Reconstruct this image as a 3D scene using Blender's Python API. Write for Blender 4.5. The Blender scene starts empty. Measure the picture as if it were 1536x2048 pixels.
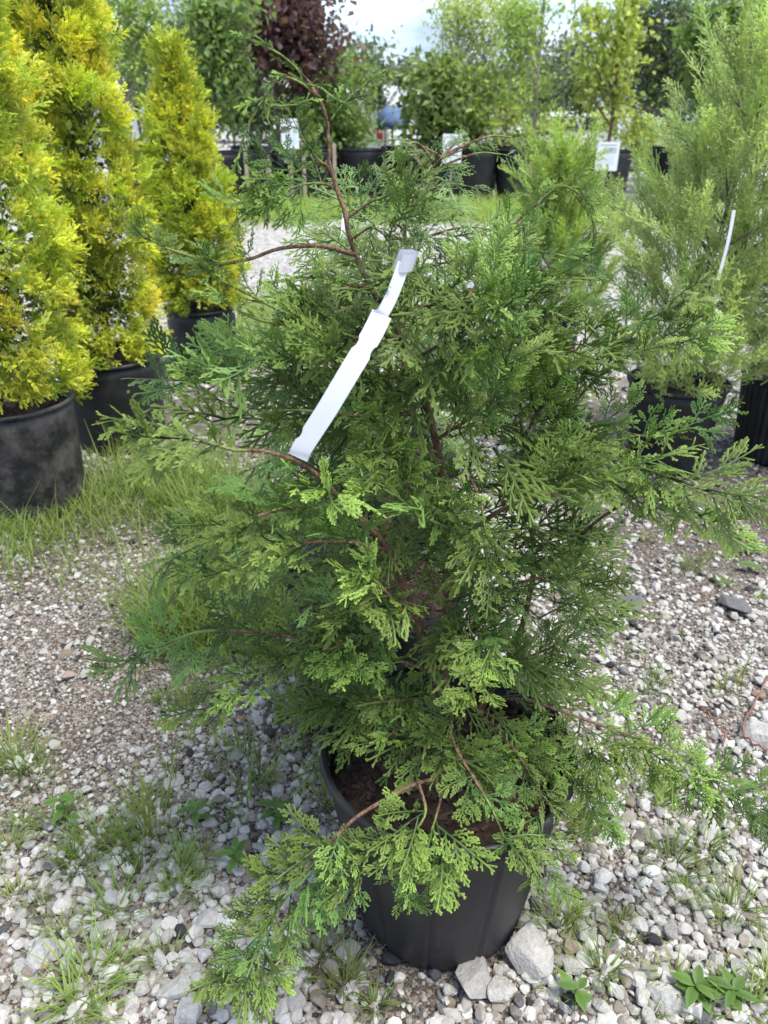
import bpy, math, random
import numpy as np
from mathutils import Vector, Matrix

# ---------------------------------------------------------------- camera, sky, sun, exposure
scene = bpy.context.scene
COL = scene.collection
CAM_H, PITCH, FPX = 1.35, math.radians(28.0), 1480.0     # focal length in photo pixels (photo 1536 x 2048)
cam_d = bpy.data.cameras.new("camera")
cam = bpy.data.objects.new("camera", cam_d)
COL.objects.link(cam)
cam.location = (0, 0, CAM_H)
cam.rotation_euler = (math.pi / 2 - PITCH, 0, 0)
cam_d.sensor_fit = 'VERTICAL'
cam_d.sensor_height = 36.0
cam_d.sensor_width = 27.0
cam_d.lens = 36.0 * FPX / 2048.0
cam_d.clip_start = 0.05
cam_d.clip_end = 2000
cam_d.dof.use_dof = True
cam_d.dof.focus_distance = 1.12
cam_d.dof.aperture_fstop = 7.0
scene.camera = cam

SUN_EL, SUN_AZ = math.radians(67), math.radians(118)      # azimuth from +Y towards +X
world = bpy.data.worlds.new("World")
scene.world = world
world.use_nodes = True
nt = world.node_tree
nt.nodes.clear()
w_out = nt.nodes.new('ShaderNodeOutputWorld')
w_bg = nt.nodes.new('ShaderNodeBackground')
w_sky = nt.nodes.new('ShaderNodeTexSky')
w_sky.sky_type = 'NISHITA'
w_sky.sun_disc = False
w_sky.sun_elevation = SUN_EL
w_sky.sun_rotation = SUN_AZ
w_sky.dust_density = 1.5
w_tc = nt.nodes.new('ShaderNodeTexCoord')
w_map = nt.nodes.new('ShaderNodeMapping')
w_map.inputs['Scale'].default_value = (1.0, 1.0, 2.6)
w_map.inputs['Location'].default_value = (0.35, 0.2, 0.1)
w_n = nt.nodes.new('ShaderNodeTexNoise')
w_n.inputs['Scale'].default_value = 2.6
w_n.inputs['Detail'].default_value = 7
w_n.inputs['Roughness'].default_value = 0.55
w_r = nt.nodes.new('ShaderNodeValToRGB')
w_r.color_ramp.elements[0].position = 0.36
w_r.color_ramp.elements[1].position = 0.60
w_n2 = nt.nodes.new('ShaderNodeTexNoise')
w_n2.inputs['Scale'].default_value = 4.5
w_n2.inputs['Detail'].default_value = 5
w_r2 = nt.nodes.new('ShaderNodeValToRGB')
w_r2.color_ramp.elements[0].position = 0.42
w_r2.color_ramp.elements[0].color = (1.45, 1.85, 2.65, 1)
w_r2.color_ramp.elements[1].position = 0.66
w_r2.color_ramp.elements[1].color = (2.85, 2.93, 3.05, 1)
w_mix = nt.nodes.new('ShaderNodeMixRGB')
L = nt.links.new
L(w_tc.outputs['Generated'], w_map.inputs['Vector'])
L(w_map.outputs['Vector'], w_n.inputs['Vector'])
L(w_map.outputs['Vector'], w_n2.inputs['Vector'])
L(w_n.outputs['Fac'], w_r.inputs['Fac'])
L(w_n2.outputs['Fac'], w_r2.inputs['Fac'])
L(w_r.outputs['Color'], w_mix.inputs['Fac'])
L(w_sky.outputs['Color'], w_mix.inputs['Color1'])
L(w_r2.outputs['Color'], w_mix.inputs['Color2'])
L(w_mix.outputs['Color'], w_bg.inputs['Color'])
w_bg.inputs['Strength'].default_value = 0.15
L(w_bg.outputs['Background'], w_out.inputs['Surface'])

sun_d = bpy.data.lights.new("sun", 'SUN')
sun_d.energy = 2.0
sun_d.angle = math.radians(22.0)
sun_d.color = (1.0, 0.95, 0.86)
sun = bpy.data.objects.new("sun", sun_d)
COL.objects.link(sun)
sd = Vector((math.sin(SUN_AZ) * math.cos(SUN_EL), math.cos(SUN_AZ) * math.cos(SUN_EL), math.sin(SUN_EL)))
sun.rotation_euler = sd.to_track_quat('Z', 'Y').to_euler()
sun.location = (6, 6, 12)

vs = scene.view_settings
vs.view_transform = 'Standard'
vs.look = 'None'
vs.exposure = 1.62
vs.gamma = 1.0
vs.use_curve_mapping = False
scene.cycles.max_bounces = 4
scene.cycles.diffuse_bounces = 3
scene.cycles.glossy_bounces = 2
scene.cycles.transmission_bounces = 3

# ---------------------------------------------------------------- helpers
rnd = random.Random(7)
nr = np.random.default_rng(7)
CP, SP = math.cos(PITCH), math.sin(PITCH)

def ray(px, py):
    xc, yc = (px - 768) / FPX, -(py - 1024) / FPX
    return Vector((xc, CP + yc * SP, -SP + yc * CP))
def P(px, py, Y):                      # the point on the ray through a photo pixel at distance Y in front
    d = ray(px, py)
    return Vector((0, 0, CAM_H)) + d * (Y / d.y)
def G(px, py, z=0.0):                  # the ground point under a photo pixel
    d = ray(px, py)
    return Vector((0, 0, CAM_H)) + d * ((z - CAM_H) / d.z)

def tag(o, label=None, cat=None, group=None, kind=None):
    if label: o['label'] = label
    if cat: o['category'] = cat
    if group: o['group'] = group
    if kind: o['kind'] = kind
    return o
def empty(name, loc=(0, 0, 0), rz=0.0):
    o = bpy.data.objects.new(name, None)
    o.empty_display_size = 0.05
    COL.objects.link(o)
    o.location = loc
    o.rotation_euler = (0, 0, rz)
    return o
def link(name, me, parent=None, mat=None):
    o = bpy.data.objects.new(name, me)
    COL.objects.link(o)
    if parent: o.parent = parent
    if mat is not None and not me.materials: me.materials.append(mat)
    return o
def np_mesh(name, V, T, tone=None, smooth=False):
    V = np.ascontiguousarray(V, dtype=np.float32); T = np.ascontiguousarray(T, dtype=np.int32)
    me = bpy.data.meshes.new(name)
    me.vertices.add(len(V)); me.vertices.foreach_set('co', V.ravel())
    me.loops.add(T.size); me.loops.foreach_set('vertex_index', T.ravel())
    me.polygons.add(len(T))
    me.polygons.foreach_set('loop_start', np.arange(0, T.size, 3, dtype=np.int32))
    me.polygons.foreach_set('use_smooth', np.full(len(T), smooth, dtype=bool))
    if tone is not None:
        a = me.attributes.new('tone', 'FLOAT', 'POINT')
        a.data.foreach_set('value', np.ascontiguousarray(tone, dtype=np.float32))
    me.update(calc_edges=True)
    return me

class TB:                              # triangle builder
    def __init__(s): s.V, s.T, s.tone = [], [], []
    def add(s, V, T, tone=0.0):
        b = len(s.V)
        s.V.extend(V)
        s.T.extend([(a + b, c + b, d + b) for a, c, d in T])
        s.tone.extend(tone if isinstance(tone, (list, tuple)) else [tone] * len(V))
    def quad(s, a, b, c, d, tone=0.0): s.add([a, b, c, d], [(0, 1, 2), (0, 2, 3)], tone)
    def box(s, c, size, tone=0.0, M=None):
        x, y, z = size[0] / 2, size[1] / 2, size[2] / 2
        vs_ = [Vector((sx * x, sy * y, sz * z)) for sx in (-1, 1) for sy in (-1, 1) for sz in (-1, 1)]
        if M is not None: vs_ = [M @ v for v in vs_]
        q = [(0, 1, 3, 2), (4, 6, 7, 5), (0, 4, 5, 1), (2, 3, 7, 6), (0, 2, 6, 4), (1, 5, 7, 3)]
        s.add([tuple(v + Vector(c)) for v in vs_], [t for a, b, c_, d in q for t in ((a, b, c_), (a, c_, d))], tone)
    def tube(s, pts, radii, sides=6, tone=0.0, cap=True):
        pts = [Vector(p) for p in pts]
        n = len(pts)
        V, T = [], []
        ref = Vector((0.3, 0.5, 0.8)).normalized()
        for i, p in enumerate(pts):
            t = (pts[min(i + 1, n - 1)] - pts[max(i - 1, 0)])
            t = t.normalized() if t.length > 1e-9 else Vector((0, 0, 1))
            a = t.cross(ref)
            if a.length < 1e-3: a = t.cross(Vector((1, 0, 0)))
            a.normalize(); b = t.cross(a)
            r = radii[i] if hasattr(radii, '__len__') else radii
            for k in range(sides):
                an = 2 * math.pi * k / sides
                V.append(tuple(p + a * (math.cos(an) * r) + b * (math.sin(an) * r)))
        for i in range(n - 1):
            for k in range(sides):
                k2 = (k + 1) % sides
                A, B, C, D = i * sides + k, i * sides + k2, (i + 1) * sides + k2, (i + 1) * sides + k
                T += [(A, B, C), (A, C, D)]
        if cap:
            for base in (0, (n - 1) * sides):
                for k in range(1, sides - 1): T.append((base, base + k, base + k + 1))
        s.add(V, T, tone)
    def lathe(s, prof, seg=48, mod=None, tone=0.0, close=False):
        V, T = [], []
        n = len(prof)
        for k in range(seg):
            an = 2 * math.pi * k / seg
            for (r, z) in prof:
                rr = r + (mod(an, r, z) if mod else 0)
                V.append((rr * math.cos(an), rr * math.sin(an), z))
        for k in range(seg):
            k2 = (k + 1) % seg
            for i in range(n - 1 if not close else n):
                j = (i + 1) % n
                A, B, C, D = k * n + i, k2 * n + i, k2 * n + j, k * n + j
                T += [(A, B, C), (A, C, D)]
        s.add(V, T, tone)
    def mesh(s, name, smooth=False): return np_mesh(name, np.array(s.V), np.array(s.T), s.tone, smooth)

def spline(pts, n):                    # Catmull-Rom resampling
    pts = [Vector(p) for p in pts]
    q = [pts[0] * 2 - pts[1]] + pts + [pts[-1] * 2 - pts[-2]]
    out = []
    segs = len(pts) - 1
    for i in range(n):
        u = i / (n - 1) * segs
        k = min(int(u), segs - 1); t = u - k
        a, b, c, d = q[k], q[k + 1], q[k + 2], q[k + 3]
        out.append(0.5 * ((2 * b) + (c - a) * t + (2 * a - 5 * b + 4 * c - d) * t * t + (3 * b - a - 3 * c + d) * t ** 3))
    return out
def frame(pos, x, nrm, sc=1.0):
    x = Vector(x).normalized()
    z = Vector(nrm); z = z - x * z.dot(x)
    if z.length < 1e-4: z = x.orthogonal()
    z.normalize(); y = z.cross(x)
    M = Matrix((x, y, z)).transposed().to_4x4() * 1.0
    M = M @ Matrix.Scale(sc, 4)
    M.translation = Vector(pos)
    return M
def rv(r=rnd):
    while True:
        v = Vector((r.uniform(-1, 1), r.uniform(-1, 1), r.uniform(-1, 1)))
        if 0.05 < v.length < 1: return v.normalized()

# ---------------------------------------------------------------- materials
def new_mat(name):
    m = bpy.data.materials.new(name); m.use_nodes = True
    m.node_tree.nodes.clear()
    o = m.node_tree.nodes.new('ShaderNodeOutputMaterial')
    return m, m.node_tree, o
def N(t, typ, **kw):
    n = t.nodes.new(typ)
    for k, v in kw.items():
        if k in n.inputs: n.inputs[k].default_value = v
        else: setattr(n, k, v)
    return n
def rgb(c): return (c[0], c[1], c[2], 1)
def leaf_mat(name, c_in, c_tip, var=0.35, transl=0.35, rough=0.5, c_alt=None, spec=0.35, noise=None):
    """c_in colour of the older growth, c_tip of the young tips (mesh attribute 'tone'), varied per object"""
    m, t, o = new_mat(name)
    at = N(t, 'ShaderNodeAttribute', attribute_name='tone')
    mix = N(t, 'ShaderNodeMixRGB', Color1=rgb(c_in), Color2=rgb(c_tip))
    t.links.new(at.outputs['Fac'], mix.inputs['Fac'])
    oi = N(t, 'ShaderNodeObjectInfo')
    col = mix
    if c_alt:
        mr = N(t, 'ShaderNodeMapRange'); mr.inputs[1].default_value = 0.45; mr.inputs[2].default_value = 1.0
        mr.inputs[3].default_value = 0.0; mr.inputs[4].default_value = 0.8
        t.links.new(oi.outputs['Random'], mr.inputs[0])
        m2 = N(t, 'ShaderNodeMixRGB', Color2=rgb(c_alt))
        t.links.new(mr.outputs[0], m2.inputs['Fac']); t.links.new(col.outputs[0], m2.inputs['Color1'])
        col = m2
    if noise:
        tc = N(t, 'ShaderNodeTexCoord')
        nz = N(t, 'ShaderNodeTexNoise', Scale=noise, Detail=3)
        t.links.new(tc.outputs['Object'], nz.inputs['Vector'])
        rp = N(t, 'ShaderNodeMapRange'); rp.inputs[1].default_value = 0.3; rp.inputs[2].default_value = 0.7
        rp.inputs[3].default_value = 1 - var; rp.inputs[4].default_value = 1 + var
        t.links.new(nz.outputs['Fac'], rp.inputs[0])
        src = rp.outputs[0]
    else:
        ml = N(t, 'ShaderNodeMath', operation='MULTIPLY'); ml.inputs[1].default_value = 7.31
        fr = N(t, 'ShaderNodeMath', operation='FRACT')
        t.links.new(oi.outputs['Random'], ml.inputs[0]); t.links.new(ml.outputs[0], fr.inputs[0])
        rp = N(t, 'ShaderNodeMapRange'); rp.inputs[3].default_value = 1 - var; rp.inputs[4].default_value = 1 + var
        t.links.new(fr.outputs[0], rp.inputs[0])
        src = rp.outputs[0]
    hs = N(t, 'ShaderNodeHueSaturation')
    t.links.new(src, hs.inputs['Value']); t.links.new(col.outputs[0], hs.inputs['Color'])
    b = N(t, 'ShaderNodeBsdfPrincipled', Roughness=rough)
    b.inputs['Specular IOR Level'].default_value = spec
    t.links.new(hs.outputs[0], b.inputs['Base Color'])
    tr = N(t, 'ShaderNodeBsdfTranslucent')
    gm = N(t, 'ShaderNodeMixRGB', blend_type='MULTIPLY', Fac=1.0, Color2=(1.5, 1.6, 0.7, 1))
    t.links.new(hs.outputs[0], gm.inputs['Color1']); t.links.new(gm.outputs[0], tr.inputs['Color'])
    ms = N(t, 'ShaderNodeMixShader', Fac=transl)
    t.links.new(b.outputs[0], ms.inputs[1]); t.links.new(tr.outputs[0], ms.inputs[2])
    t.links.new(ms.outputs[0], o.inputs['Surface'])
    return m
def surf_mat(name, c1, c2=None, scale=20, rough=0.7, bump=0.0, bscale=60, spec=0.4, c3=None, metallic=0.0, stretch=(1, 1, 1), ramp=(0.35, 0.65)):
    m, t, o = new_mat(name)
    b = N(t, 'ShaderNodeBsdfPrincipled', Roughness=rough, Metallic=metallic)
    b.inputs['Specular IOR Level'].default_value = spec
    tc = N(t, 'ShaderNodeTexCoord')
    mp = N(t, 'ShaderNodeMapping'); mp.inputs['Scale'].default_value = stretch
    t.links.new(tc.outputs['Object'], mp.inputs['Vector'])
    if c2:
        nz = N(t, 'ShaderNodeTexNoise', Scale=scale, Detail=6, Roughness=0.6)
        t.links.new(mp.outputs[0], nz.inputs['Vector'])
        r = N(t, 'ShaderNodeValToRGB')
        r.color_ramp.elements[0].position = ramp[0]; r.color_ramp.elements[0].color = rgb(c1)
        r.color_ramp.elements[1].position = ramp[1]; r.color_ramp.elements[1].color = rgb(c2)
        if c3:
            e = r.color_ramp.elements.new(0.9); e.color = rgb(c3)
        t.links.new(nz.outputs['Fac'], r.inputs['Fac'])
        t.links.new(r.outputs[0], b.inputs['Base Color'])
    else: b.inputs['Base Color'].default_value = rgb(c1)
    if bump:
        nb = N(t, 'ShaderNodeTexNoise', Scale=bscale, Detail=5)
        t.links.new(mp.outputs[0], nb.inputs['Vector'])
        bp = N(t, 'ShaderNodeBump', Strength=bump, Distance=0.01)
        t.links.new(nb.outputs['Fac'], bp.inputs['Height']); t.links.new(bp.outputs[0], b.inputs['Normal'])
    t.links.new(b.outputs[0], o.inputs['Surface'])
    return m

M = {}
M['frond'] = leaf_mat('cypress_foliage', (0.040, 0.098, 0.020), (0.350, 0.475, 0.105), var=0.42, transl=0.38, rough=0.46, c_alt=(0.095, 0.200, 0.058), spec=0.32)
M['frond_back'] = leaf_mat('cypress_foliage_behind', (0.070, 0.140, 0.040), (0.270, 0.390, 0.105), var=0.35, transl=0.36, rough=0.45, c_alt=(0.100, 0.185, 0.075), spec=0.45)
M['gold'] = leaf_mat('golden_arborvitae_foliage', (0.290, 0.400, 0.048), (0.92, 0.86, 0.150), var=0.20, transl=0.45, rough=0.6, c_alt=(0.380, 0.500, 0.070))
M['gold_tip'] = leaf_mat('golden_arborvitae_tips', (0.62, 0.62, 0.080), (0.92, 0.80, 0.140), var=0.18, transl=0.45, rough=0.6)
M['plume'] = leaf_mat('feathery_foliage', (0.360, 0.430, 0.180), (0.640, 0.710, 0.370), var=0.18, transl=0.45, rough=0.6, c_alt=(0.370, 0.460, 0.230))
M['plume_y'] = leaf_mat('feathery_foliage_yellow', (0.250, 0.340, 0.100), (0.520, 0.620, 0.220), var=0.20, transl=0.42, rough=0.6)
M['bark'] = surf_mat('cypress_bark', (0.085, 0.050, 0.034), (0.300, 0.175, 0.105), scale=110, rough=0.9, bump=1.0, bscale=300, stretch=(1, 1, 0.35))
M['twig'] = surf_mat('green_twig', (0.13, 0.15, 0.035), (0.20, 0.25, 0.065), scale=40, rough=0.7, bump=0.5, bscale=260)
M['bark_grey'] = surf_mat('tree_bark', (0.20, 0.17, 0.14), (0.36, 0.33, 0.29), scale=14, rough=0.9, bump=0.4, bscale=40, stretch=(1, 1, 0.4))
M['bark_dark'] = surf_mat('dark_tree_bark', (0.07, 0.055, 0.045), (0.16, 0.125, 0.10), scale=14, rough=0.9, bump=0.4, bscale=40, stretch=(1, 1, 0.4))
M['soil'] = surf_mat('potting_soil', (0.020, 0.013, 0.009), (0.065, 0.040, 0.028), scale=60, rough=0.95, bump=0.8, bscale=90)
M['chip'] = surf_mat('bark_chip', (0.028, 0.018, 0.013), (0.085, 0.052, 0.038), scale=25, rough=0.9)
M['tag'] = surf_mat('white_plastic_tag', (0.58, 0.60, 0.64), (0.52, 0.545, 0.585), scale=14, rough=0.45)
M['grass'] = leaf_mat('grass_blades', (0.135, 0.190, 0.038), (0.30, 0.40, 0.110), var=0.25, transl=0.45, rough=0.55)
M['grass_tuft'] = leaf_mat('tuft_blades', (0.095, 0.130, 0.030), (0.20, 0.31, 0.065), var=0.30, transl=0.4, rough=0.55, c_alt=(0.24, 0.25, 0.08))
M['weed'] = leaf_mat('weed_leaf', (0.070, 0.140, 0.030), (0.140, 0.240, 0.055), var=0.2, transl=0.4, rough=0.5)
# ---------------------------------------------------------------- ground
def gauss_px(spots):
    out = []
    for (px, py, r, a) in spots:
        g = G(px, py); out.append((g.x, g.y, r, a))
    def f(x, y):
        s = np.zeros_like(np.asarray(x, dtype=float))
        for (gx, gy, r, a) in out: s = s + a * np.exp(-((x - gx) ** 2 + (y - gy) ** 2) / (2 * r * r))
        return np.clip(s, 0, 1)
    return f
DIRT_SHADE_SPOTS = [(190, 1440, 0.10, 0.42), (760, 1880, 0.10, 0.9), (820, 1920, 0.06, 0.6), (1340, 1035, 0.30, 1.0),
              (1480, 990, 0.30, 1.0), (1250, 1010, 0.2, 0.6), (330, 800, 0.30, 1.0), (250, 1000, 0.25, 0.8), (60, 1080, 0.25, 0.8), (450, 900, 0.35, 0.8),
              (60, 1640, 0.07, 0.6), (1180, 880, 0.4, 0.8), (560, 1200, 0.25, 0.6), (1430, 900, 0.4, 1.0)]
dirt = gauss_px(DIRT_SHADE_SPOTS)  # bare dirt, plus shade under shrubs and beside pots painted into the ground
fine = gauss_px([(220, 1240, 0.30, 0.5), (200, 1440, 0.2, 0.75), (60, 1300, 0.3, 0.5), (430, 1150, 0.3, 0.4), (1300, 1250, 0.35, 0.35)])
POTS = []                                           # (x, y, base radius): nothing of the gravel lies under a pot
def ground_z(x, y):
    k = np.exp(-np.maximum(0, np.hypot(x, y) - 5) / 2)
    return 0.006 * k * (np.sin(x * 3.1 + 1) * np.cos(y * 2.7) + 0.6 * np.sin(x * 7.3 + y * 5.1)) - 0.004

def build_ground():
    u = np.linspace(-1, 1, 181)
    g = np.sign(u) * (np.abs(u) * 6 + np.abs(u) ** 7 * 500)
    X, Y = np.meshgrid(g, g + 2.0, indexing='ij')
    Z = ground_z(X, Y)
    V = np.stack([X, Y, Z], -1).reshape(-1, 3)
    n = len(u)
    i, j = np.meshgrid(np.arange(n - 1), np.arange(n - 1), indexing='ij')
    a = (i * n + j).ravel(); b = a + n; c = b + 1; d = a + 1
    T = np.concatenate([np.stack([a, b, c], 1), np.stack([a, c, d], 1)])
    me = np_mesh('gravel_ground', V, T, dirt(V[:, 0], V[:, 1]), True)  # tone holds both the dirt and the painted shade
    m, t, o = new_mat('yard_ground')
    tc = N(t, 'ShaderNodeTexCoord')
    n1 = N(t, 'ShaderNodeTexNoise', Scale=9, Detail=8, Roughness=0.65); t.links.new(tc.outputs['Object'], n1.inputs['Vector'])
    r1 = N(t, 'ShaderNodeValToRGB')
    r1.color_ramp.elements[0].position = 0.3; r1.color_ramp.elements[0].color = (0.060, 0.047, 0.038, 1)
    r1.color_ramp.elements[1].position = 0.75; r1.color_ramp.elements[1].color = (0.16, 0.130, 0.105, 1)
    t.links.new(n1.outputs['Fac'], r1.inputs['Fac'])
    v1 = N(t, 'ShaderNodeTexVoronoi', Scale=190); t.links.new(tc.outputs['Object'], v1.inputs['Vector'])
    sep = N(t, 'ShaderNodeSeparateColor'); t.links.new(v1.outputs['Color'], sep.inputs[0])
    r2 = N(t, 'ShaderNodeValToRGB')                     # the grit: pale grains between darker ones
    r2.color_ramp.elements[0].position = 0.15; r2.color_ramp.elements[0].color = (0.045, 0.036, 0.03, 1)
    r2.color_ramp.elements[1].position = 0.95; r2.color_ramp.elements[1].color = (0.34, 0.31, 0.275, 1)
    e = r2.color_ramp.elements.new(0.5); e.color = (0.115, 0.095, 0.08, 1)
    t.links.new(sep.outputs[0], r2.inputs['Fac'])
    v2 = N(t, 'ShaderNodeTexVoronoi', Scale=34); t.links.new(tc.outputs['Object'], v2.inputs['Vector'])
    sep2 = N(t, 'ShaderNodeSeparateColor'); t.links.new(v2.outputs['Color'], sep2.inputs[0])
    r3 = N(t, 'ShaderNodeValToRGB')                     # far gravel, stones too small to tell apart
    r3.color_ramp.elements[0].position = 0.05; r3.color_ramp.elements[0].color = (0.20, 0.18, 0.16, 1)
    r3.color_ramp.elements[1].position = 0.7; r3.color_ramp.elements[1].color = (0.42, 0.41, 0.39, 1)
    t.links.new(sep2.outputs[1], r3.inputs['Fac'])
    mxa = N(t, 'ShaderNodeMixRGB', Fac=0.78); t.links.new(r1.outputs[0], mxa.inputs['Color1']); t.links.new(r2.outputs[0], mxa.inputs['Color2'])
    ln = N(t, 'ShaderNodeVectorMath', operation='LENGTH'); t.links.new(tc.outputs['Object'], ln.inputs[0])
    far = N(t, 'ShaderNodeMapRange'); far.inputs[1].default_value = 3.6; far.inputs[2].default_value = 6.0
    t.links.new(ln.outputs['Value'], far.inputs[0])
    nz = N(t, 'ShaderNodeTexNoise', Scale=0.8, Detail=3); t.links.new(tc.outputs['Object'], nz.inputs['Vector'])
    mxb = N(t, 'ShaderNodeMixRGB'); t.links.new(far.outputs[0], mxb.inputs['Fac'])
    t.links.new(mxa.outputs[0], mxb.inputs['Color1']); t.links.new(r3.outputs[0], mxb.inputs['Color2'])
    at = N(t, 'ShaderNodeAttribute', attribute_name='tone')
    mxc = N(t, 'ShaderNodeMixRGB', Color2=(0.060, 0.046, 0.038, 1)); dm = N(t, 'ShaderNodeMath', operation='MULTIPLY'); dm.inputs[1].default_value = 0.34  # darkens the base colour for dirt and painted shade
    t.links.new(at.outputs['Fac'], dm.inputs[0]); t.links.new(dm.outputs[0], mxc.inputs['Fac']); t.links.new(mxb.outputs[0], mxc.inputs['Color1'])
    b = N(t, 'ShaderNodeBsdfPrincipled', Roughness=0.95); b.inputs['Specular IOR Level'].default_value = 0.2
    t.links.new(mxc.outputs[0], b.inputs['Base Color'])
    bp = N(t, 'ShaderNodeBump', Strength=0.8, Distance=0.006, invert=True); t.links.new(v1.outputs['Distance'], bp.inputs['Height'])
    t.links.new(bp.outputs[0], b.inputs['Normal'])
    t.links.new(b.outputs[0], o.inputs['Surface'])
    return tag(link('gravel_ground', me, None, m), kind='structure')

def icosphere(sub):
    import bmesh
    bm = bmesh.new(); bmesh.ops.create_icosphere(bm, subdivisions=sub, radius=1.0)
    V = np.array([v.co[:] for v in bm.verts]); T = np.array([[v.index for v in f.verts] for f in bm.faces])
    bm.free(); return V, T
def stone_shape(seed, sub, cuts):
    r = np.random.default_rng(seed)
    V, T = icosphere(sub)
    V = V * (1 + r.normal(0, 0.05 if sub < 3 else 0.010, (len(V), 1)))
    for _ in range(cuts):                               # broken faces: flatten whatever lies beyond a random plane
        n = r.normal(size=3); n /= np.linalg.norm(n); d = r.uniform(0.45, 0.80)
        h = V @ n - d
        V = V - np.outer(np.maximum(h, 0) * 0.93, n)
    V = V * np.array([r.uniform(0.9, 1.25), r.uniform(0.75, 1.0), r.uniform(0.55, 0.8)])
    return V / np.abs(V).max(), T
def stone_mat(name='limestone_gravel', sc=130, bump=0.35, dist=0.003):
    m, t, o = new_mat(name)
    at = N(t, 'ShaderNodeAttribute', attribute_name='tone')
    r = N(t, 'ShaderNodeValToRGB'); cr = r.color_ramp
    cr.elements[0].position = 0.0; cr.elements[0].color = (0.03, 0.03, 0.033, 1)
    cr.elements[1].position = 1.0; cr.elements[1].color = (0.49, 0.478, 0.452, 1)
    for p, c in ((0.05, (0.06, 0.06, 0.065)), (0.09, (0.13, 0.13, 0.135)), (0.16, (0.16, 0.15, 0.14)), (0.22, (0.20, 0.155, 0.115)), (0.30, (0.25, 0.215, 0.18)), (0.45, (0.27, 0.25, 0.228)), (0.70, (0.385, 0.372, 0.348))):
        e = cr.elements.new(p); e.color = rgb(c)
    t.links.new(at.outputs['Fac'], r.inputs['Fac'])
    tc = N(t, 'ShaderNodeTexCoord')
    nz = N(t, 'ShaderNodeTexNoise', Scale=sc, Detail=5, Roughness=0.7); t.links.new(tc.outputs['Object'], nz.inputs['Vector'])
    rp = N(t, 'ShaderNodeMapRange'); rp.inputs[1].default_value = 0.3; rp.inputs[2].default_value = 0.65; rp.inputs[3].default_value = 0.72; rp.inputs[4].default_value = 1.06
    t.links.new(nz.outputs['Fac'], rp.inputs[0])
    hs = N(t, 'ShaderNodeHueSaturation'); t.links.new(rp.outputs[0], hs.inputs['Value']); t.links.new(r.outputs[0], hs.inputs['Color'])
    b = N(t, 'ShaderNodeBsdfPrincipled', Roughness=0.9); b.inputs['Specular IOR Level'].default_value = 0.25
    t.links.new(hs.outputs[0], b.inputs['Base Color'])
    bp = N(t, 'ShaderNodeBump', Strength=bump, Distance=dist); t.links.new(nz.outputs['Fac'], bp.inputs['Height']); t.links.new(bp.outputs[0], b.inputs['Normal'])
    t.links.new(b.outputs[0], o.inputs['Surface'])
    return m
M['stone'] = stone_mat()
M['rock'] = stone_mat('limestone_rock', 3.2, 0.5, 0.03)

def tones(n):
    u = nr.random(n)
    t = np.clip(nr.normal(0.80, 0.15, n), 0.42, 1.0)
    t = np.where(u < 0.13, nr.uniform(0.20, 0.42, n), t)
    t = np.where(u < 0.045, nr.uniform(0.07, 0.16, n), t)
    t = np.where(u < 0.016, nr.uniform(0.0, 0.05, n), t)
    return t
def scatter_stones(x, y, size, shapes, lift, tone=None):
    n = len(x)
    which = nr.integers(0, len(shapes), n)
    if tone is None: tone = tones(n)
    Vs, Ts, Cs, off = [], [], [], 0
    for k, (SV, ST) in enumerate(shapes):
        I = np.where(which == k)[0]
        if not len(I): continue
        m = len(I)
        az = nr.uniform(0, 2 * np.pi, m); tx = nr.normal(0, 0.30, m); ty = nr.normal(0, 0.30, m)
        ca, sa, cx, sx, cy, sy = np.cos(az), np.sin(az), np.cos(tx), np.sin(tx), np.cos(ty), np.sin(ty)
        S = SV[None] * (size[I][:, None, None] * nr.uniform(0.8, 1.15, (m, 1, 3)))
        X, Y, Z = S[..., 0], S[..., 1], S[..., 2]
        Y, Z = Y * cx[:, None] - Z * sx[:, None], Y * sx[:, None] + Z * cx[:, None]
        X, Z = X * cy[:, None] + Z * sy[:, None], -X * sy[:, None] + Z * cy[:, None]
        X, Y = X * ca[:, None] - Y * sa[:, None], X * sa[:, None] + Y * ca[:, None]
        W = np.stack([X + x[I][:, None], Y + y[I][:, None], Z + (ground_z(x[I], y[I]) + lift[I])[:, None]], -1)
        nv = SV.shape[0]
        Vs.append(W.reshape(-1, 3))
        Ts.append((ST[None] + (np.arange(m) * nv)[:, None, None]).reshape(-1, 3) + off)
        Cs.append(np.repeat(tone[I], nv)); off += m * nv
    return np.concatenate(Vs), np.concatenate(Ts), np.concatenate(Cs)
def free_of_pots(x, y, pad=0.0):
    ok = np.ones(len(x), bool)
    for (px, py, r) in POTS: ok &= np.hypot(x - px, y - py) > r + pad
    return ok

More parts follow.
